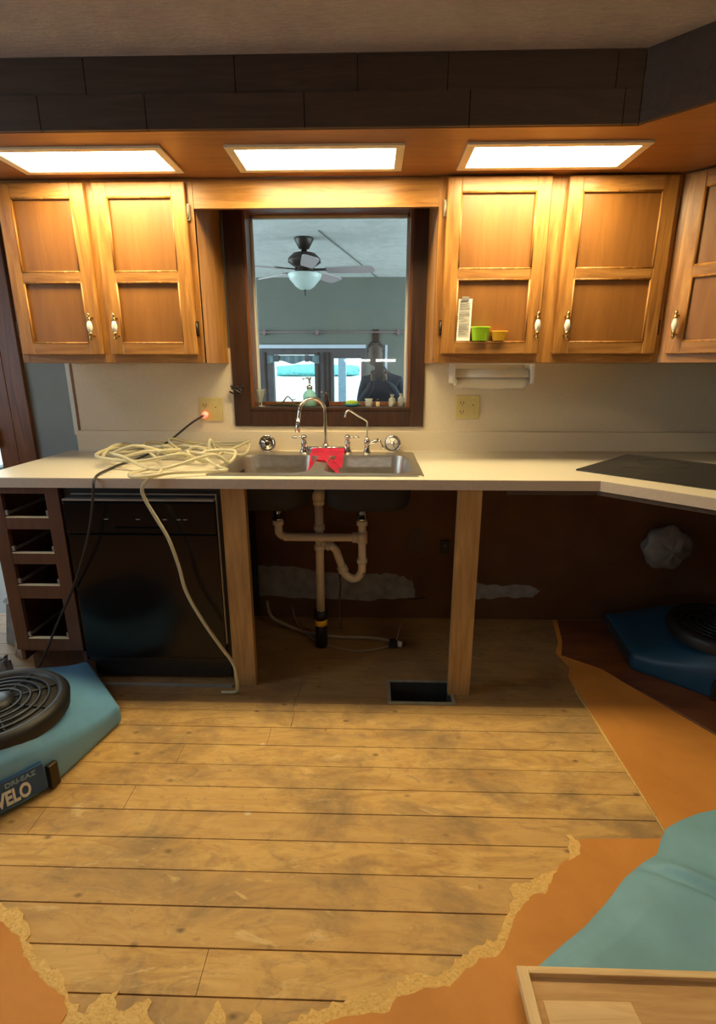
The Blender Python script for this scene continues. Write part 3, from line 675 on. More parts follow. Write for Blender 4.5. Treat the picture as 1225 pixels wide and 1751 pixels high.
b = B(); b.lathe([(.020,.005),(.020,.010),(.013,.022),(.012,.045),(.015,.050),(.015,.066),(.008,.076),(.004,.082)], (-.022,-.072,CT), 16); b.build('body', 'chrome', ff)
B().tube([(-.022,-.072,CT+.075),(-.022,-.074,CT+.14),(-.026,-.078,CT+.158),(-.06,-.10,CT+.180),(-.098,-.13,CT+.207),(-.110,-.138,CT+.208),(-.118,-.142,CT+.198),(-.122,-.144,CT+.180)], .0048, 10, smooth=5).build('spout', 'chrome', ff)
B().tube([(-.012,-.074,CT+.050),(.006,-.08,CT+.058),(.030,-.085,CT+.070)], [.010,.009,.008], 12).tube([(.028,-.085,CT+.070),(.040,-.09,CT+.066),(.052,-.094,CT+.040),(.056,-.095,CT+.030)], [.006,.004,.004,.005], 10).build('lever', 'chrome', ff)
def strainer(x, label, face_mat, tilt, turn):
    t = thing('sink_strainer', label, 'strainer', (x,-.030,CT+.0055), turn, 'sink strainers leaning at the back of the sink')
    R = Matrix.Translation((0,0,.038)) @ Matrix.Rotation(PI/2-tilt,4,'X')
    B().lathe([(.001,-.004),(.024,-.004),(.030,-.002),(.040,.002),(.041,.004),(.036,.006),(.026,.002),(.001,.001)], (0,0,0), 24, R, cap=False).build('basket', 'chrome', t, True)
    b = B(); b.lathe([(.027,.002),(.029,.0035),(.001,.004)], (0,0,0), 24, R, cap=False); b.build('disc', face_mat, t, True)
    b = B(); b.lathe([(.011,.004),(.012,.010),(.006,.016),(.001,.017)], (0,0,0), 14, R, cap=False)
    for k in range(6):
        a = k*PI/3; p = R @ Vector((.013*math.cos(a),.013*math.sin(a),.006)); q = R @ Vector((.025*math.cos(a),.025*math.sin(a),.005)); b.tube([p,q], .0016, 6)
    b.build('knob', 'iron' if face_mat == 'chrome' else 'chrome', t, True)
    return t
strainer(-.506, 'dark centred chrome sink strainer propped at the left bowl', 'chrome', .15, .25)
strainer(.100, 'white faced sink strainer propped at the right bowl', 'ceramic', .15, -.1)
# red dishcloth over the divider
def cloth(u, v):
    x = -.285+.155*u - .02*v + .006*math.sin(v*9); xd = -.2175; d = abs(x-xd)
    y = -.085-.27*v*(.75+.55*abs(u-.45)) + .004*math.sin(u*14)
    z = CT+.0095
    z -= max(0, min(1, (v-.24)/.10))*max(0, d-.018)*(1.15 if x < xd else .95)
    if v < .12: z += .020*(1-v/.12)
    return (x, y, z+.003*abs(math.sin(u*11+v*7)))
o = B().grid(cloth, 30, 26, -.002).build('dishcloth', 'red'); tag(origin(o,(-.217,-.2,CT+.01)), 'bright red dishcloth draped over the sink divider', 'cloth')
# clear tubing coil
rr = random.Random(21); pts = []
cx, cy = -.82, -.30
for k in range(58):
    a = k*2*PI/9.3; j = k/58
    R_ = .12+.10*math.sin(k*.63)+rr.uniform(-.05,.05)
    x = cx + .13*math.sin(k*.37) + R_*1.45*math.cos(a); y = cy + .07*math.cos(k*.29) + R_*1.1*math.sin(a)
    z = CT+.010 + .050*abs(math.sin(k*1.31))**1.5 + rr.uniform(0,.012) + (.03 if k % 11 == 4 else 0)
    y = min(-.03, max(-.60, y)); x = min(-.58, max(-1.13, x)); pts.append((x, y, z))
pts += [(-.62,-.50,.935),(-.56,-.56,.930),(-.66,-.60,.93),(-.74,-.64,.935),(-.80,-.675,.930),(-.87,-.68,.925),(-.90,-.64,.930),(-.86,-.55,.932),(-.82,-.55,.935),(-.80,-.62,.930),(-.815,-.672,.918),(-.845,-.678,.885),(-.838,-.68,.84),(-.80,-.68,.76),(-.766,-.68,.687),(-.738,-.68,.58),(-.718,-.68,.47),(-.665,-.68,.35),(-.605,-.68,.242),(-.556,-.68,.16),(-.545,-.68,.10),(-.545,-.675,.05),(-.56,-.66,.012),(-.62,-.66,.008)]
o = B().tube(pts, .0070, 8, smooth=6).build('clear_tubing', 'tubing'); tag(origin(o,(cx,cy,CT)), 'tangled coil of clear plastic tubing hanging from the counter to the floor', 'tubing')
# ------------------------------------------------------------------ below the counter
dw = thing('dishwasher', 'black dishwasher under the left part of the counter', 'dishwasher', (-.89,-.3,0))
B().box(-1.200,-.585,-.585,-.03,.10,.862).build('body', 'blackm', dw)
B().box(-1.195,-.602,-.610,-.587,.135,.680,.004).build('door_panel', 'black', dw)
b = B(); b.mi = 0; b.box(-1.195,-.602,-.616,-.587,.685,.812,.005); b.mi = 1
for x in (-1.03,-.905,-.80,-.745,-.72): b.box(x-.008,x+.008,-.6172,-.6155,.742,.746)
b.mi = 0; b.box(-1.0,-.80,-.628,-.614,.700,.712,.003)
b.build('control_panel', ['black','grey'], dw)
B().box(-1.190,-.602,-.622,-.590,.818,.826,.002).box(-1.165,-.595,-.600,-.590,.838,.843,.001).box(-.600,-.596,-.604,-.590,.20,.842).build('metal_trim', 'grey', dw)
B().box(-1.195,-.60,-.56,-.54,.02,.13,.002).build('kick_panel', 'blackm', dw)
for x in (-1.15,-.64): B().lathe([(.018,0),(.018,.008),(.007,.012),(.007,.10)], (x,-.50,0), 12).build('foot', 'iron', dw)
tag(origin(B().box(-1.20,-.585,-.618,-.600,.0,.008,.001).build('floor_strip','grey'),(-.89,-.61,0)), 'thin grey metal strip on the floor in front of the dishwasher', 'metal strip')
dr = thing('drawer_base', 'reddish brown base cabinet with four empty drawer openings', 'cabinet', (-1.355,-.3,0))
b = B(); ops = ((.742,.840),(.593,.695),(.453,.548),(.212,.397)); X0, X1 = -1.495, -1.212
b.box(X0,X0+.055,-.602,-.583,.160,.874,.002); b.box(X1-.055,X1,-.602,-.583,.160,.874,.002)
zz = [.160]+[z for o_ in sorted(ops) for z in o_]+[.874]
for k in range(0, len(zz), 2): b.box(X0+.055,X1-.055,-.6015,-.583,zz[k],zz[k+1],.0015)
b.build('face_frame', 'reddish', dr)
b = B(); b.box(X0,X0+.016,-.583,-.02,.10,.874); b.box(X1-.016,X1,-.583,-.02,.10,.874); b.box(X0,X1,-.583,-.02,.145,.160); b.box(X0,X1,-.03,-.02,.16,.874); b.box(X0,X1,-.52,-.50,0,.145); b.build('case', 'reddish', dr)
for a, c in ops:
    b = B()
    for x in (X0+.058, X1-.062): b.box(x,x+.008,-.58,-.06,a+.012,a+.022); b.box(x-.001,x+.010,-.600,-.590,a+.010,a+.030,.001)
    b.build('drawer_runner', 'grey', dr)
    B().box(X0+.055,X1-.055,-.600,-.585,a+.0001,a+.004).build('rail_edge', 'trim', dr)
for x0, x1, y0, lab in ((-.580,-.486,-.600,'bare lumber post at the dishwasher side, holding up the counter'),(.324,.412,-.646,'bare lumber post standing beside the floor vent, right of the sink')):
    o = B().box(x0,x1,y0,y0+.038,.0005,CT-.039,.002).build('wood_post','lumber'); tag(origin(o,((x0+x1)/2,y0+.019,0)), lab, 'post', 'lumber posts under the counter')
# plumbing
pl = thing('drain_plumbing', 'white plastic drain pipes with a trap under the sink', 'pipe', (-.238,-.26,0))
PY = -.26
b = B(); b.tube([(-.238,PY,.175),(-.238,PY,.80)], .0205, 16)
for z0, z1, r in ((.74,.80,.028),(.715,.745,.0255),(.50,.525,.026),(.595,.62,.0255)): b.tube([(-.238,PY,z0),(-.238,PY,z1)], r, 16)
b.lathe([(.026,.80),(.030,.81),(.018,.845),(.012,.86)], (-.238,PY,0), 14); b.build('vent_pipe', 'pvc', pl)
b = B(); b.tube([(-.238,PY,0),(-.238,PY,.18)], .029, 14); b.tube([(-.238,PY,.15),(-.238,PY,.19)], .034, 14); b.build('base_adapter', 'blackm', pl)
B().tube([(-.238,PY,.115),(-.238,PY,.145)], .0298, 14).build('yellow_sticker', 'yellow', pl)
for x in (-.4225,-.0125):
    pass
b = B(); b.tube([(-.418,-.30,.748),(-.418,-.30,.62),(-.416,-.30,.592),(-.395,-.30,.575),(-.36,-.30,.572),(-.06,-.30,.572)], .0185, 14, smooth=5); b.tube([(-.418,-.30,.63),(-.418,-.30,.655)], .0245, 14); b.tube([(-.085,-.30,.572),(-.06,-.30,.572)], .024, 14); b.build('cross_arm', 'pvc', pl)
b = B(); b.tube([(-.040,-.30,.748),(-.040,-.30,.44),(-.044,-.30,.405),(-.062,-.295,.376),(-.088,-.29,.368),(-.115,-.285,.384),(-.130,-.28,.41),(-.150,-.275,.47),(-.165,-.27,.505),(-.195,-.265,.525),(-.225,-.26,.530)], .0185, 14, smooth=5)
for z0, z1 in ((.63,.655),(.545,.60),(.45,.47)): b.tube([(-.040,-.30,z0),(-.040,-.30,z1)], .0245, 14)
b.tube([(-.124,-.283,.398),(-.136,-.279,.424)], .0245, 14); b.tube([(-.185,-.267,.517),(-.205,-.264,.527)], .024, 14); b.build('trap', 'pvc', pl)
for x in (-.418,-.040): B().lathe([(.034,.752),(.034,.745),(.020,.728),(.020,.668),(.026,.664),(.026,.655)], (x,-.30,0), 16).build('tailpiece', 'chrome', pl)
b = B().tube([(-.155,-.12,.02),(-.16,-.13,.14),(-.152,-.12,.26),(-.158,-.12,.36),(-.15,-.10,.48)], .0045, 8, smooth=5); tag(origin(b.build('supply_line','driftwood'),(-.155,-.12,0)), 'thin stained supply line rising behind the drain trap', 'pipe')
o = B().tube([(-.55,-.02,.12),(-.52,-.07,.06),(-.44,-.10,.025),(-.32,-.155,.012),(-.16,-.19,.010),(-.02,-.195,.010),(.06,-.215,.012),(.115,-.25,.018),(.135,-.262,.020)], .0088, 10, smooth=6).build('drain_hose','hose'); tag(origin(o,(-.2,-.18,0)), 'thicker tan hose lying across the floor under the sink', 'hose', 'hoses under the sink')
o = B().tube([(-.42,-.02,.10),(-.38,-.09,.03),(-.30,-.19,.006),(-.20,-.27,.006),(-.08,-.315,.006),(.02,-.30,.006),(.09,-.27,.008)], .0042, 8, smooth=6).build('drain_hose','hose'); tag(origin(o,(-.2,-.25,0)), 'thin tan hose curving below the thicker one on the floor', 'hose', 'hoses under the sink')
hc = thing('hose_clamp', 'black clamp with a white end cap at the tip of the hoses', 'clamp', (.12,-.262,.002))
B().box(-.028,.012,-.022,.018,.0,.034,.006).build('clamp_body','blackm',hc,True); B().tube([(.010,-.002,.018),(.034,-.010,.016)], .014, 14).build('end_cap','white',hc,True); B().tube([(.005,0,.03),(.02,.02,.075),(.026,.03,.10)], .0025, 6).build('clamp_screw','hose',hc,True)
# floor vent
vt = thing('floor_vent', 'open rectangular floor vent with a rusty metal rim beside the lumber post', 'vent', (.21,-.632,0))
x0, x1, y0, y1 = hole; b = B()
for a in ((x0-.010,x1+.010,y0-.010,y0+.004),(x0-.010,x1+.010,y1-.004,y1+.010),(x0-.010,x0+.004,y0,y1),(x1-.004,x1+.010,y0,y1)): b.box(a[0],a[1],a[2],a[3],.0005,.006,.001)
b.build('rim', 'boot', vt)
b = B(); th = .002
for a in ((x0+.002,x1-.002,y0+.002,y0+.004),(x0+.002,x1-.002,y1-.004,y1-.002),(x0+.002,x0+.004,y0,y1),(x1-.004,x1-.002,y0,y1)): b.box(a[0],a[1],a[2],a[3],-.20,.002)
b.box(x0,x1,y0,y1,-.205,-.20); b.build('duct_boot', 'ducts', vt)
# in-wall bits
ob = thing('junction_box', 'small black electrical box on the brown wall behind the right post', 'electrical box', (.385,WY,.412))
B().box(-.022,.022,-.012,0,-.035,.035,.002).build('box_body','blackm',ob,True); B().tube([(0,-.012,.01),(0,-.014,.01)], .005, 10).build('screw','grey',ob,True)
o = B().tube([(.20,WY-.004,.12),(.24,-.02,.14),(.285,-.05,.165)], .003, 6, smooth=4).build('loose_wire','cord'); tag(origin(o,(.2,WY,.12)), 'short loose black wire poking from the wall base by the right post', 'wire')
# bagged dryer duct
dv = thing('bagged_duct', 'round wall duct end wrapped in a crumpled white plastic bag', 'duct', (1.475,WY,.445))
b = B(); R = Matrix.Rotation(PI/2,4,'X'); b.lathe([(.06,0),(.06,.08)], (0,0,0), 20, R); b.build('duct_collar','boot',dv,True)
b = B()
def bag(u, v):
    a = 2*PI*u; ph = PI*v*.62; r = .108*math.sin(ph)+.0005; rr_ = 1 + .16*noise.noise(Vector((math.cos(a)*2.2, math.sin(a)*2.2, v*4)))+.05*math.sin(a*7+v*5)
    return (r*rr_*math.cos(a)*1.05, -.075-.07*math.cos(ph)*rr_, r*rr_*math.sin(a))
b.grid(bag, 40, 16, .0015); b.build('bag','bag',dv,True)
# ------------------------------------------------------------------ air movers
def air_mover(label, loc, rz, bluem, flip=False):
    """local: hub at origin, blower mouth facing +x"""
    t = thing('air_mover', label, 'air mover', loc, rz, 'blue carpet air movers')
    poly = [(.36,-.045),(.36,.375),(.22,.385),(.06,.345),(-.10,.27),(-.21,.14),(-.25,-.01),(-.225,-.155),(-.13,-.25),(0,-.243),(.07,-.228),(.12,-.205),(.24,-.125)]
    if flip: poly = [(x, -y) for x, y in poly][::-1]
    P = []
    n = len(poly)
    for i in range(n):
        a, c = Vector(poly[i]), Vector(poly[(i+1)%n])
        for k in range(8): P.append(a.lerp(c, k/8))
    for _ in range(3):
        Q = P[:]
        for i in range(len(P)):
            if P[i].x < .33: Q[i] = (P[i-1]+P[i]*2+P[(i+1)%len(P)])/4
        P = Q
    def H(p): 
        k = max(0, min(1, (p.x+.02)/.36)); k = k*k*(3-2*k); return .185*(1-k)+.088*k
    RI = .20; b = B(); rings = []
    spec = [(0,.012,0),(0,.0,1),(.018,.0,1)]  # boundary lower, boundary upper, bevel
    def ring(fn): return [b.bm.verts.new(fn(p)) for p in P]
    rings.append(ring(lambda p: (p.x*.97, p.y*.97, .006)))
    rings.append(ring(lambda p: (p.x, p.y, .022)))
    rings.append(ring(lambda p: (p.x, p.y, H(p)*.72)))
    rings.append(ring(lambda p: (p.x*.995, p.y*.995, H(p)*.90)))
    rings.append(ring(lambda p: (p.x*.965, p.y*.955, H(p))))
    for t_ in (.25,.5,.75,1.0):
        def fn(p, t_=t_):
            d = Vector((p.x-.0, p.y)); a = math.atan2(d.y, d.x); inner = Vector((RI*math.cos(a), RI*math.sin(a)))
            q = Vector((p.x*.965, p.y*.955)).lerp(inner, t_); h = H(q)
            return (q.x, q.y, h + .030*(t_ if t_ < 1 else .9))
        rings.append(ring(fn))
    for A, Q in zip(rings, rings[1:]):
        for i in range(len(A)): b.bm.faces.new((A[i], A[(i+1)%len(A)], Q[(i+1)%len(A)], Q[i])).smooth = True
    b.bm.faces.new(rings[0][::-1]); b.bm.faces.new(rings[-1]); b.build('housing', bluem, t, True)
    b = B(); b.lathe([(.212,.185),(.217,.224),(.200,.246),(.180,.238),(.175,.215)], (0,0,0), 40, cap=False)
    for r in (.155,.128,.10,.073): b.tube([(r*math.cos(2*PI*k/36), r*math.sin(2*PI*k/36), .236+.014*(1-r/.16)) for k in range(36)], .0045, 6, True)
    for k in range(8): a = k*PI/4; b.tube([(.03*math.cos(a),.03*math.sin(a),.243),(.178*math.cos(a),.178*math.sin(a),.232)], .004, 6)
    b.lathe([(.055,.235),(.052,.250),(.03,.256),(.001,.257)], (0,0,0), 24, cap=False); b.build('inlet_grille', 'blackm', t, True)
    B().lathe([(.001,.224),(.180,.224),(.180,.230),(.001,.231)], (0,0,0), 36, cap=False).build('inlet_recess', 'ducts', t, True)
    sg = -1 if flip else 1
    B().box(.352,.3615,min(-.02*sg,.35*sg),max(-.02*sg,.35*sg),.022,.072,.003).build('mouth', 'ducts', t, True)
    # hoop handle / wheels base
    L2 = Matrix.Translation((.095,-.222*sg,0)) @ Matrix.Rotation(.52*sg,4,'Z'); b = B(); b.box(-.016,.016,-.012,.02,.010,.095,.004); b.bm.transform(L2); b.build('side_latch', 'iron', t, True)
    for x, y in ((.31,.0),(.31,.33*sg),(-.14,-.10*sg),(-.10,.16*sg)): B().lathe([(.018,0),(.018,.008)], (x,y,0), 12).build('rubber_foot', 'blackm', t, True)
    return t
c0 = Vector((-1.285,-1.06)); mouth_dir = math.atan2(.67,.74) 
am = air_mover('blue air mover with a black grille lying left in front of the drawers', (-1.30,-1.12,0), .0, 'blue')
# mouth from (-.939,-.865) to (-1.25,-.53): normal direction
nd = Vector((.335,.311)); am.rotation_euler = (0,0,math.atan2(nd.y, nd.x))
mc = Vector((-1.09,-.70)); am.location = (-1.24,-1.07,0)
# label with lettering on the near side wall
def lettering(txt, size, mat, name, parent, M4, ext=.0008, shear=0):
    cu = bpy.data.curves.new(name, 'FONT'); cu.body = txt; cu.size = size; cu.extrude = ext; cu.offset = size*.035; cu.space_character = 1.0; cu.shear = shear
    ob = bpy.data.objects.new(name, cu); C.objects.link(ob); bpy.context.view_layer.update()
    me = bpy.data.meshes.new_from_object(ob.evaluated_get(bpy.context.evaluated_depsgraph_get())); C.objects.unlink(ob); bpy.data.objects.remove(ob)
    me.materials.append(M[mat]); o = bpy.data.objects.new(name, me); C.objects.link(o); o.parent = parent; o.matrix_local = M4; return o
def mover_label(t):
    # tangent of the near side at local x -.13..-.02
    L = Matrix.Translation((.072,-.240,0)) @ Matrix.Rotation(.10,4,'Z')
    b = B(); b.box(-.24,0,-.004,.012,.028,.122,.001); o = b.build('label','navy',t,True); o.matrix_local = L
    K = Matrix.Diagonal((.56,1,1,1))
    lettering('VELO', .068, 'letter', 'lettering', t, L @ Matrix.Translation((-.133,-.0046,.038)) @ Matrix.Rotation(PI/2,4,'X') @ K)
    lettering('DRI-EAZ', .022, 'letterblue', 'small_lettering', t, L @ Matrix.Translation((-.105,-.0046,.097)) @ Matrix.Rotation(PI/2,4,'X'))
mover_label(am)
am2 = air_mover('blue air mover, shade put into its colour, under the corner counter', (1.53,-.45,0), math.radians(172), 'blueshaded', True)
# ------------------------------------------------------------------ foreground things
te = thing('teal_sheet', 'teal plastic sheet with soft folds on the floor at lower right', 'sheet', (.9,-1.5,0))
TP = [(0.33,-1.70),(0.375,-1.663),(0.451,-1.612),(0.522,-1.568),(0.607,-1.502),(0.681,-1.437),(0.749,-1.393),(0.803,-1.365),(0.831,-1.327),(0.872,-1.281),(0.931,-1.251),(0.999,-1.224),(1.06,-1.209),(1.20,-1.18),(1.35,-1.17)]
def teal(u, v):
    k = u*(len(TP)-1); i = min(int(k), len(TP)-2); f_ = k-i; x = TP[i][0]*(1-f_)+TP[i+1][0]*f_; y = TP[i][1]*(1-f_)+TP[i+1][1]*f_
    X_ = x + (1.45-x)*v*.0; Y_ = y + (-1.95-y)*v
    p = X_*.53+(Y_+1.4)*.85; q = X_*.6-(Y_+1.4)*.8
    h = .010+.016*min(1,v*5) + .020*math.exp(-((p-.412)/.022)**2) + .012*math.exp(-((p-.355)/.025)**2) - .010*math.exp(-((p-.383)/.014)**2) + .006*math.sin(p*22+1)+ .004*noise.noise(Vector((X_*6,Y_*6,0)))
    return (X_, Y_, max(.0085, h*min(1,v*12)+.0085*(1-min(1,v*12))))
B().grid(teal, 90, 90).build('folded_sheet', 'teal', te)
cdr = thing('loose_cabinet_door', 'pale wooden cabinet door lying on the floor, bottom right corner', 'cabinet door', (.6,-1.9,.05))
b = B(); X0, X1, Y1, Y0 = .322, 1.06, -1.690, -2.2; z0, z1 = .040, .062
b.box(X0,X0+.024,Y0,Y1,z0,z1,.003); b.box(X1-.024,X1,Y0,Y1,z0,z1,.003); pieces(b, 'stile', 'lightwoody', cdr)
b = B(); b.box(X0+.0235,X1-.0235,Y1-.014,Y1,z0+.0005,z1-.0005,.002); b.box(X0+.0235,X1-.0235,Y0,Y0+.05,z0+.0005,z1-.0005,.002); pieces(b, 'rail', 'lightwood', cdr)
B().box(X0+.02,X1-.02,Y0+.04,Y1-.012,z0+.003,z0+.008).build('door_panel', 'doorpanel', cdr)
b = B(); b.prism([(X0+.040,Y1-.058),(X0+.22,Y1-.056),(X0+.26,Y0+.1),(X0+.05,Y0+.1)], z0+.008, z0+.013, .001); b.build('raised_field', 'lightwood', cdr)
B().box(X0+.1,X1-.1,Y0+.05,Y1-.1,.0305,z0+.001).build('backing', 'lightwood', cdr)
# debris by the doorway
rr = random.Random(8)
for i, (x, y, z, s_, mt, lab) in enumerate(((-1.74,-.22,.0,.10,'plaster','grey broken wallboard piece topping the debris by the doorway'),(-1.62,-.36,.0,.085,'debris','tan broken wallboard piece in the debris at the left edge'),(-1.80,-.50,.0,.09,'debris','brown broken wallboard piece lowest in the left debris'),(-1.66,-.50,.0,.045,'plaster','small grey rubble chunk beside the drawer cabinet'),(-1.64,-.68,.0,.05,'debris','small brown rubble chunk behind the blue air mover'))):
    b = B(); hh = (.22,.14,.09,.05,.04)[i]
    pl_ = [(s_*math.cos(a)*rr.uniform(.7,1.1), s_*.8*math.sin(a)*rr.uniform(.7,1.1)) for a in [k*2*PI/8 for k in range(8)]]
    n0 = 0
    b.prism(pl_, 0, hh, .008)
    for v_ in b.bm.verts:
        k = v_.co.z/hh; v_.co.x = v_.co.x*(1-.45*k)+.02*k*rr.uniform(-1,1); v_.co.y = v_.co.y*(1-.4*k)+.02*k*rr.uniform(-1,1); v_.co.z += .02*k*rr.uniform(-1,1)
    o = b.build('debris_chunk', mt); o.location = (x,y,z+.001); tag(o, lab, 'debris', 'broken debris by the doorway')
# door casing at the left
d1 = struct('door_1', B().box(-1.865,-1.775,ST-.012,WY,0,2.05,.003).box(-1.775,-1.685,ST-.012,WY,0,2.05,.003).box(-2.70,-1.685,ST-.012,WY,2.05,2.13,.003).box(-2.70,-2.62,ST-.012,WY,0,2.05,.003).box(-1.87,-1.86,WY,.21,0,2.03), 'jamb')
B().box(-1.90,-1.865,-.03,.03,.93,1.02,.004).build('strike_plate','iron',d1)
# ------------------------------------------------------------------ kitchen ceiling lamps and opposite wall
def dome(label, x, y, mt, r=.17):
    t = thing('ceiling_lamp', label, 'ceiling light', (x,y,CZ), 0, 'flush ceiling lamps')
    B().lathe([(r+.01,0),(r+.012,-.02),(r,-.028)], (0,0,0), 32).build('base_ring','brass',t,True)
    B().lathe([(r,-.028),(r*.92,-.06),(r*.6,-.085),(.001,-.095)], (0,0,0), 32, cap=False).build('glass_dome',mt,t,True); return t
dome('cool white flush ceiling lamp near the left doorway', -2.2, -1.3, 'lampcool')
dome('warm dome lamp added out of view to brighten the kitchen floor', .95, -1.85, 'lamp', .2)  # unseen lamp added as fill for the foreground floor
oc = thing('wall_cabinet', 'oak wall cabinet on the wall opposite the sink', 'cabinet', (-.03,-4.4,1.42))
B().box(-.55,.55,.0,.33,0,.60,.002).build('case','oak',oc,True)
for x in (-.27,.27): B().box(x-.25,x+.25,.331,.35,.02,.58,.004).build('door','oak',oc,True)
for x0, x1, lab in ((-.36,-.03,'left glowing strip light mirrored in the window glass'),(.044,.303,'right glowing strip light mirrored in the window glass')):
    t = thing('strip_light', lab, 'strip light', ((x0+x1)/2,-4.205,1.405), 0, 'under-cabinet strip lights')
    w = (x1-x0)/2; B().box(-w,w,-.02,.02,.003,.014,.002).build('housing','white',t,True); B().tube([(-w+.005,0,-.006),(w-.005,0,-.006)], .012, 12).build('tube','tube',t,True)
# ------------------------------------------------------------------ sunroom behind the window
SX0, SX1, SY0, SY1, SF, SC = -3.5, 2.5, .21, 4.505, -.2, 2.40
struct('floor.004', B().box(SX0,SX1,SY0-.17,SY1+.15,SF-.1,SF), 'wall')
struct('ceiling.001', B().box(SX0-.1,SX1+.1,SY0,SY1+.15,SC,SC+.1), 'sunceil')
sc = B().tube([(-.45,2.2,SC-.001),(.05,4.50,SC-.001)], .006, 6).build('seam','sunwall',bpy.data.objects['ceiling.001'])
b = B()
for x0, x1, z0, z1 in ((SX0-.1,-1.56,SF,SC),(-1.56,-.09,1.545,SC),(-.09,SX1+.1,SF,SC)): b.box(x0,x1,SY1,SY1+.12,z0,z1)
struct('wall_sunroom_back', b, 'sunwall')
b = B()
for y0, y1, z0, z1 in ((SY0,.6,SF,SC),(4.2,SY1,SF,SC),(.6,4.2,SF,.4),(.6,4.2,2.2,SC)): b.box(SX0-.1,SX0,y0,y1,z0,z1)
struct('wall_sunroom_left', b, 'sunwall')
b = B()
for y0, y1, z0, z1 in ((SY0,.6,SF,SC),(4.2,SY1,SF,SC),(.6,4.2,SF,.4),(.6,4.2,2.2,SC)): b.box(SX1,SX1+.1,y0,y1,z0,z1)
struct('wall_sunroom_right', b, 'sunwall')
# far doors and frames
b = B(); y0, y1 = SY1-.02, SY1+.10
for x0, x1, z0, z1 in ((-1.56,-1.30,SF,1.545),(-.755,-.505,SF,1.545),(-.145,-.09,SF,1.545),(-1.30,-.755,SF,.80),(-1.30,-.755,1.47,1.545),(-.505,-.145,SF,.80),(-.505,-.145,1.425,1.545)): b.box(x0,x1,y0,y1,z0,z1)
d2 = struct('door_2', b, 'sunbrown')
B().box(-1.31,-.745,SY1+.04,SY1+.045,.79,1.48).box(-.51,-.14,SY1+.04,SY1+.045,.79,1.43).build('window_glass','glass',d2)
b = B()
for x in (-1.48,-1.40,-.70,-.62,-.56): b.box(x-.012,x+.012,y0-.012,y0,SF,1.5)
b.build('panel_moulding','walnut',d2)
struct('trim_1', B().box(-1.62,-.085,SY1-.05,SY1-.001,1.548,1.592), 'lilac')
B().box(.0,.085,SY1-.02,SY1-.001,1.42,1.78,.004).build('wall_switch_panel','walnut',bpy.data.objects['wall_sunroom_back'])
tr2 = struct('trim_2', B().box(.165,.195,SY1-.03,SY1-.001,SF,1.59), 'sunpost'); 
tr2.data.materials.clear(); tr2.data.materials.append(M['lilac'])
cr_ = thing('curtain_rod', 'thin reddish curtain rod high on the wall beyond the window', 'curtain rod', (-.8,SY1-.06,1.745))
B().tube([(-1.7,SY1-.06,1.745),(.45,SY1-.06,1.745)], .009, 8).build('rod','conduit',cr_)
for x in (-1.39,-.71,.33): B().box(x-.018,x+.018,SY1-.07,SY1-.001,1.71,1.77,.004).build('bracket','conduit',cr_)
va = thing('window_valance', 'short pale grey valance above the far left window', 'curtain', (-1.03,SY1-.05,1.45))
def val(u, v): return (-1.37+.68*u, SY1-.06+.014*math.sin(u*40), 1.462-.088*v-(.02*v*math.cos(u*2*PI*2)))
B().grid(val, 80, 5, .002).build('cloth','valance',va)
for x in (-1.235,-.845): B().box(x-.028,x+.028,SY1-.085,SY1-.076,1.38,1.465,.003).build('tie','sunbrown',va)
# ceiling fan
fn = thing('ceiling_fan', 'dark bronze ceiling fan with pale blades and frosted bowl light', 'ceiling fan', (-.607,2.465,SC), 0)
B().lathe([(.085,0),(.085,-.012),(.045,-.085),(.025,-.09),(.025,-.115)], (0,0,0), 24).build('canopy','fanbrown',fn,True)
B().lathe([(.03,-.11),(.10,-.125),(.142,-.165),(.145,-.195),(.10,-.225),(.085,-.235),(.085,-.275),(.06,-.295)], (0,0,0), 28).build('motor','fanbrown',fn,True)
B().lathe([(.150,-.288),(.152,-.296),(.135,-.335),(.115,-.355),(.085,-.392),(.05,-.414),(.001,-.42)], (0,0,0), 28, cap=False).lathe([(.001,-.287),(.150,-.288)],(0,0,0),28,cap=False).build('bowl_shade','shade',fn,True)
B().lathe([(.008,-.415),(.013,-.425),(.006,-.44),(.004,-.47)], (0,0,0), 12).build('finial','fanbrown',fn,True)
for k in range(5):
    a = math.radians(-6+72*k)
    Rm = Matrix.Rotation(a,4,'Z') @ Matrix.Rotation(math.radians(-13),4,'X')
    b = B(); n0 = 0
    pts2 = [(.20,-.050),(.32,-.062),(.56,-.070),(.61,-.060),(.625,-.03),(.625,.03),(.61,.060),(.56,.070),(.32,.062),(.20,.050)]
    b.prism(pts2, -.004, .004, .001); b.bm.transform(Matrix.Translation((0,0,-.262)) @ Rm); bl_ = b.build('blade','fanblade',fn,True)
    b = B(); b.box(.07,.25,-.018,.018,-.003,.007,.003); b.box(.19,.27,-.035,.035,-.003,.008,.003); b.bm.transform(Matrix.Translation((0,0,-.258)) @ Rm); b.build('blade_arm','fanbrown',bl_,True)
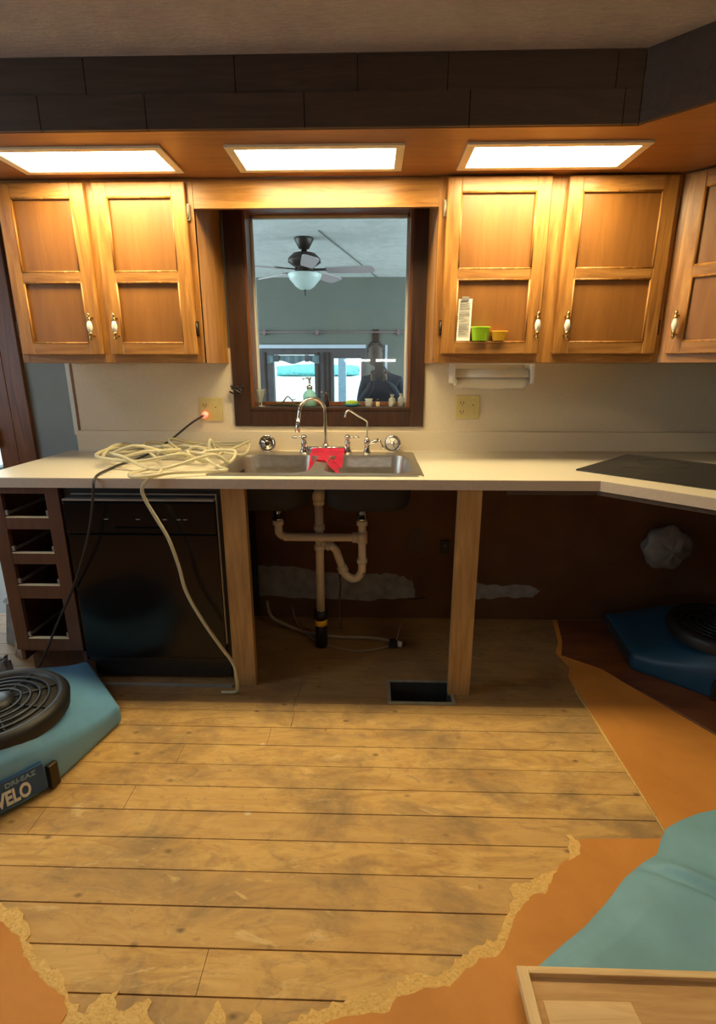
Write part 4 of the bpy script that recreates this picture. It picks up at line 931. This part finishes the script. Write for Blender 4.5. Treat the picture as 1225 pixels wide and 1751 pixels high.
# added figure standing in for a camera operator's reflection in the glass
def skinned(name, verts, edges, radii, mat, parent, sub=2):
    me = bpy.data.meshes.new(name); me.from_pydata([Vector(v) for v in verts], edges, []); o = bpy.data.objects.new(name, me); C.objects.link(o); o.parent = parent
    md = o.modifiers.new('skin','SKIN'); md.use_smooth_shade = True
    for i, r in enumerate(radii): me.skin_vertices[0].data[i].radius = r if isinstance(r, tuple) else (r, r)
    me.skin_vertices[0].data[0].use_root = True
    s_ = o.modifiers.new('sub','SUBSURF'); s_.levels = sub; s_.render_levels = sub
    me.materials.append(M[mat]); return o
pe = thing('standin_person', 'person in dark navy clothes holding up a phone, added in place of a camera operator reflection', 'standin_person', (.10,3.0,SF))
V = [(0,0,.92),(0,0,1.05),(0,.0,1.22),(0,0,1.38),(0,-.005,1.46),(-.01,-.02,1.53),
     (-.10,0,.86),(-.11,-.01,.48),(-.11,.02,.10),(-.11,-.12,.03),
     (.10,0,.86),(.11,-.01,.48),(.11,.02,.10),(.11,-.12,.03),
     (-.17,0,1.38),(-.22,-.06,1.15),(-.12,-.27,1.32),(-.09,-.31,1.38),
     (.17,0,1.38),(.22,-.06,1.13),(.10,-.26,1.32),(.02,-.31,1.38)]
Ed = [(0,1),(1,2),(2,3),(3,4),(4,5),(0,6),(6,7),(7,8),(8,9),(0,10),(10,11),(11,12),(12,13),(3,14),(14,15),(15,16),(16,17),(3,18),(18,19),(19,20),(20,21)]
Rd = [(.15,.11),(.15,.11),(.16,.12),(.13,.10),(.06,.06),(.05,.05),.085,.062,.045,.035,.085,.062,.045,.035,.062,.05,.038,.025,.062,.05,.038,.025]
skinned('body', V, Ed, Rd, 'suit', pe)
B().lathe([(.02,-.115),(.055,-.10),(.072,-.05),(.078,0),(.076,.05),(.055,.10),(.02,.12)], (-.07,-.06,1.64), 20).build('head','skin',pe,True)
B().lathe([(.080,-.03),(.086,.03),(.074,.09),(.04,.125),(.001,.132)], (-.07,-.045,1.64), 20, cap=False).build('hair','hair',pe,True)
b = B(); 
for sx_ in (-1,1): b.lathe([(.004,-.016),(.008,0),(.004,.016)], (-.07+sx_*.078,-.055,1.64), 8)
b.lathe([(.002,-.02),(.010,-.012),(.004,.015)], (-.07,-.137,1.635), 8); b.build('face_features','skin',pe,True)
for sx_, bx in ((-1,-.09),(1,.02)):
    hv = [(bx,-.31,1.38),(bx-sx_*-.0,-.33,1.43)]; he = [(0,1)]; hr = [(.028,.02),(.036,.016)]
    for q in range(4):
        i0 = len(hv); hv += [(bx+(q-1.5)*.016,-.345,1.465+.004*(1-abs(q-1.5))),(bx+(q-1.5)*.015-sx_*.012,-.365,1.485),(bx+(q-1.5)*.012-sx_*.03,-.375,1.48)]; he += [(1,i0),(i0,i0+1),(i0+1,i0+2)]; hr += [.009,.008,.007]
    i0 = len(hv); hv += [(bx-sx_*.03,-.335,1.445),(bx-sx_*.04,-.36,1.47)]; he += [(1,i0),(i0,i0+1)]; hr += [.010,.009]
    skinned('hand', hv, he, hr, 'skin', pe, 1)
ph = B(); ph.box(-.075,.005,-.380,-.371,1.40,1.56,.003); ph.bm.transform(Matrix.Translation((.10,3.0,SF))); o = ph.build('phone','cord'); tag(origin(o,(.065,2.625,SF+1.48)), 'black phone held up by the person in navy, part of the added reflection', 'phone')
# outdoors
struct('ground', B().box(-90,90,SY1+.2,300,-.7,-.6), 'lawn')
for i in range(9):
    b = B(); rr = random.Random(40+i); w_ = rr.uniform(9.0,9.25)
    b.grid(lambda u,v,rr=rr,w_=w_,i=i: ((w_+.35*noise.noise(Vector((u*9,v*7,i))))*min(1,1.6*math.sin(PI*v))*math.cos(2*PI*u), (w_*.4)*math.sin(PI*v)*math.sin(2*PI*u), .1-(1.25+.4*noise.noise(Vector((u*11,v*9,i+5))))*math.cos(PI*v)), 36, 18)
    o = b.build('hedge','hedge'); o.location = (-90+i*19.5, 115, .50); tag(o, 'distant green hedge mass beyond the lawn, seen through the far glass', 'hedge', 'distant hedges')
pp = B().box(-.525,-.405,SY1+1.2,SY1+1.32,-.6,2.5,.01).build('porch_post','sunpost'); tag(origin(pp,(-.465,SY1+1.26,-.6)), 'pale blue porch post outside the far glass door', 'post')
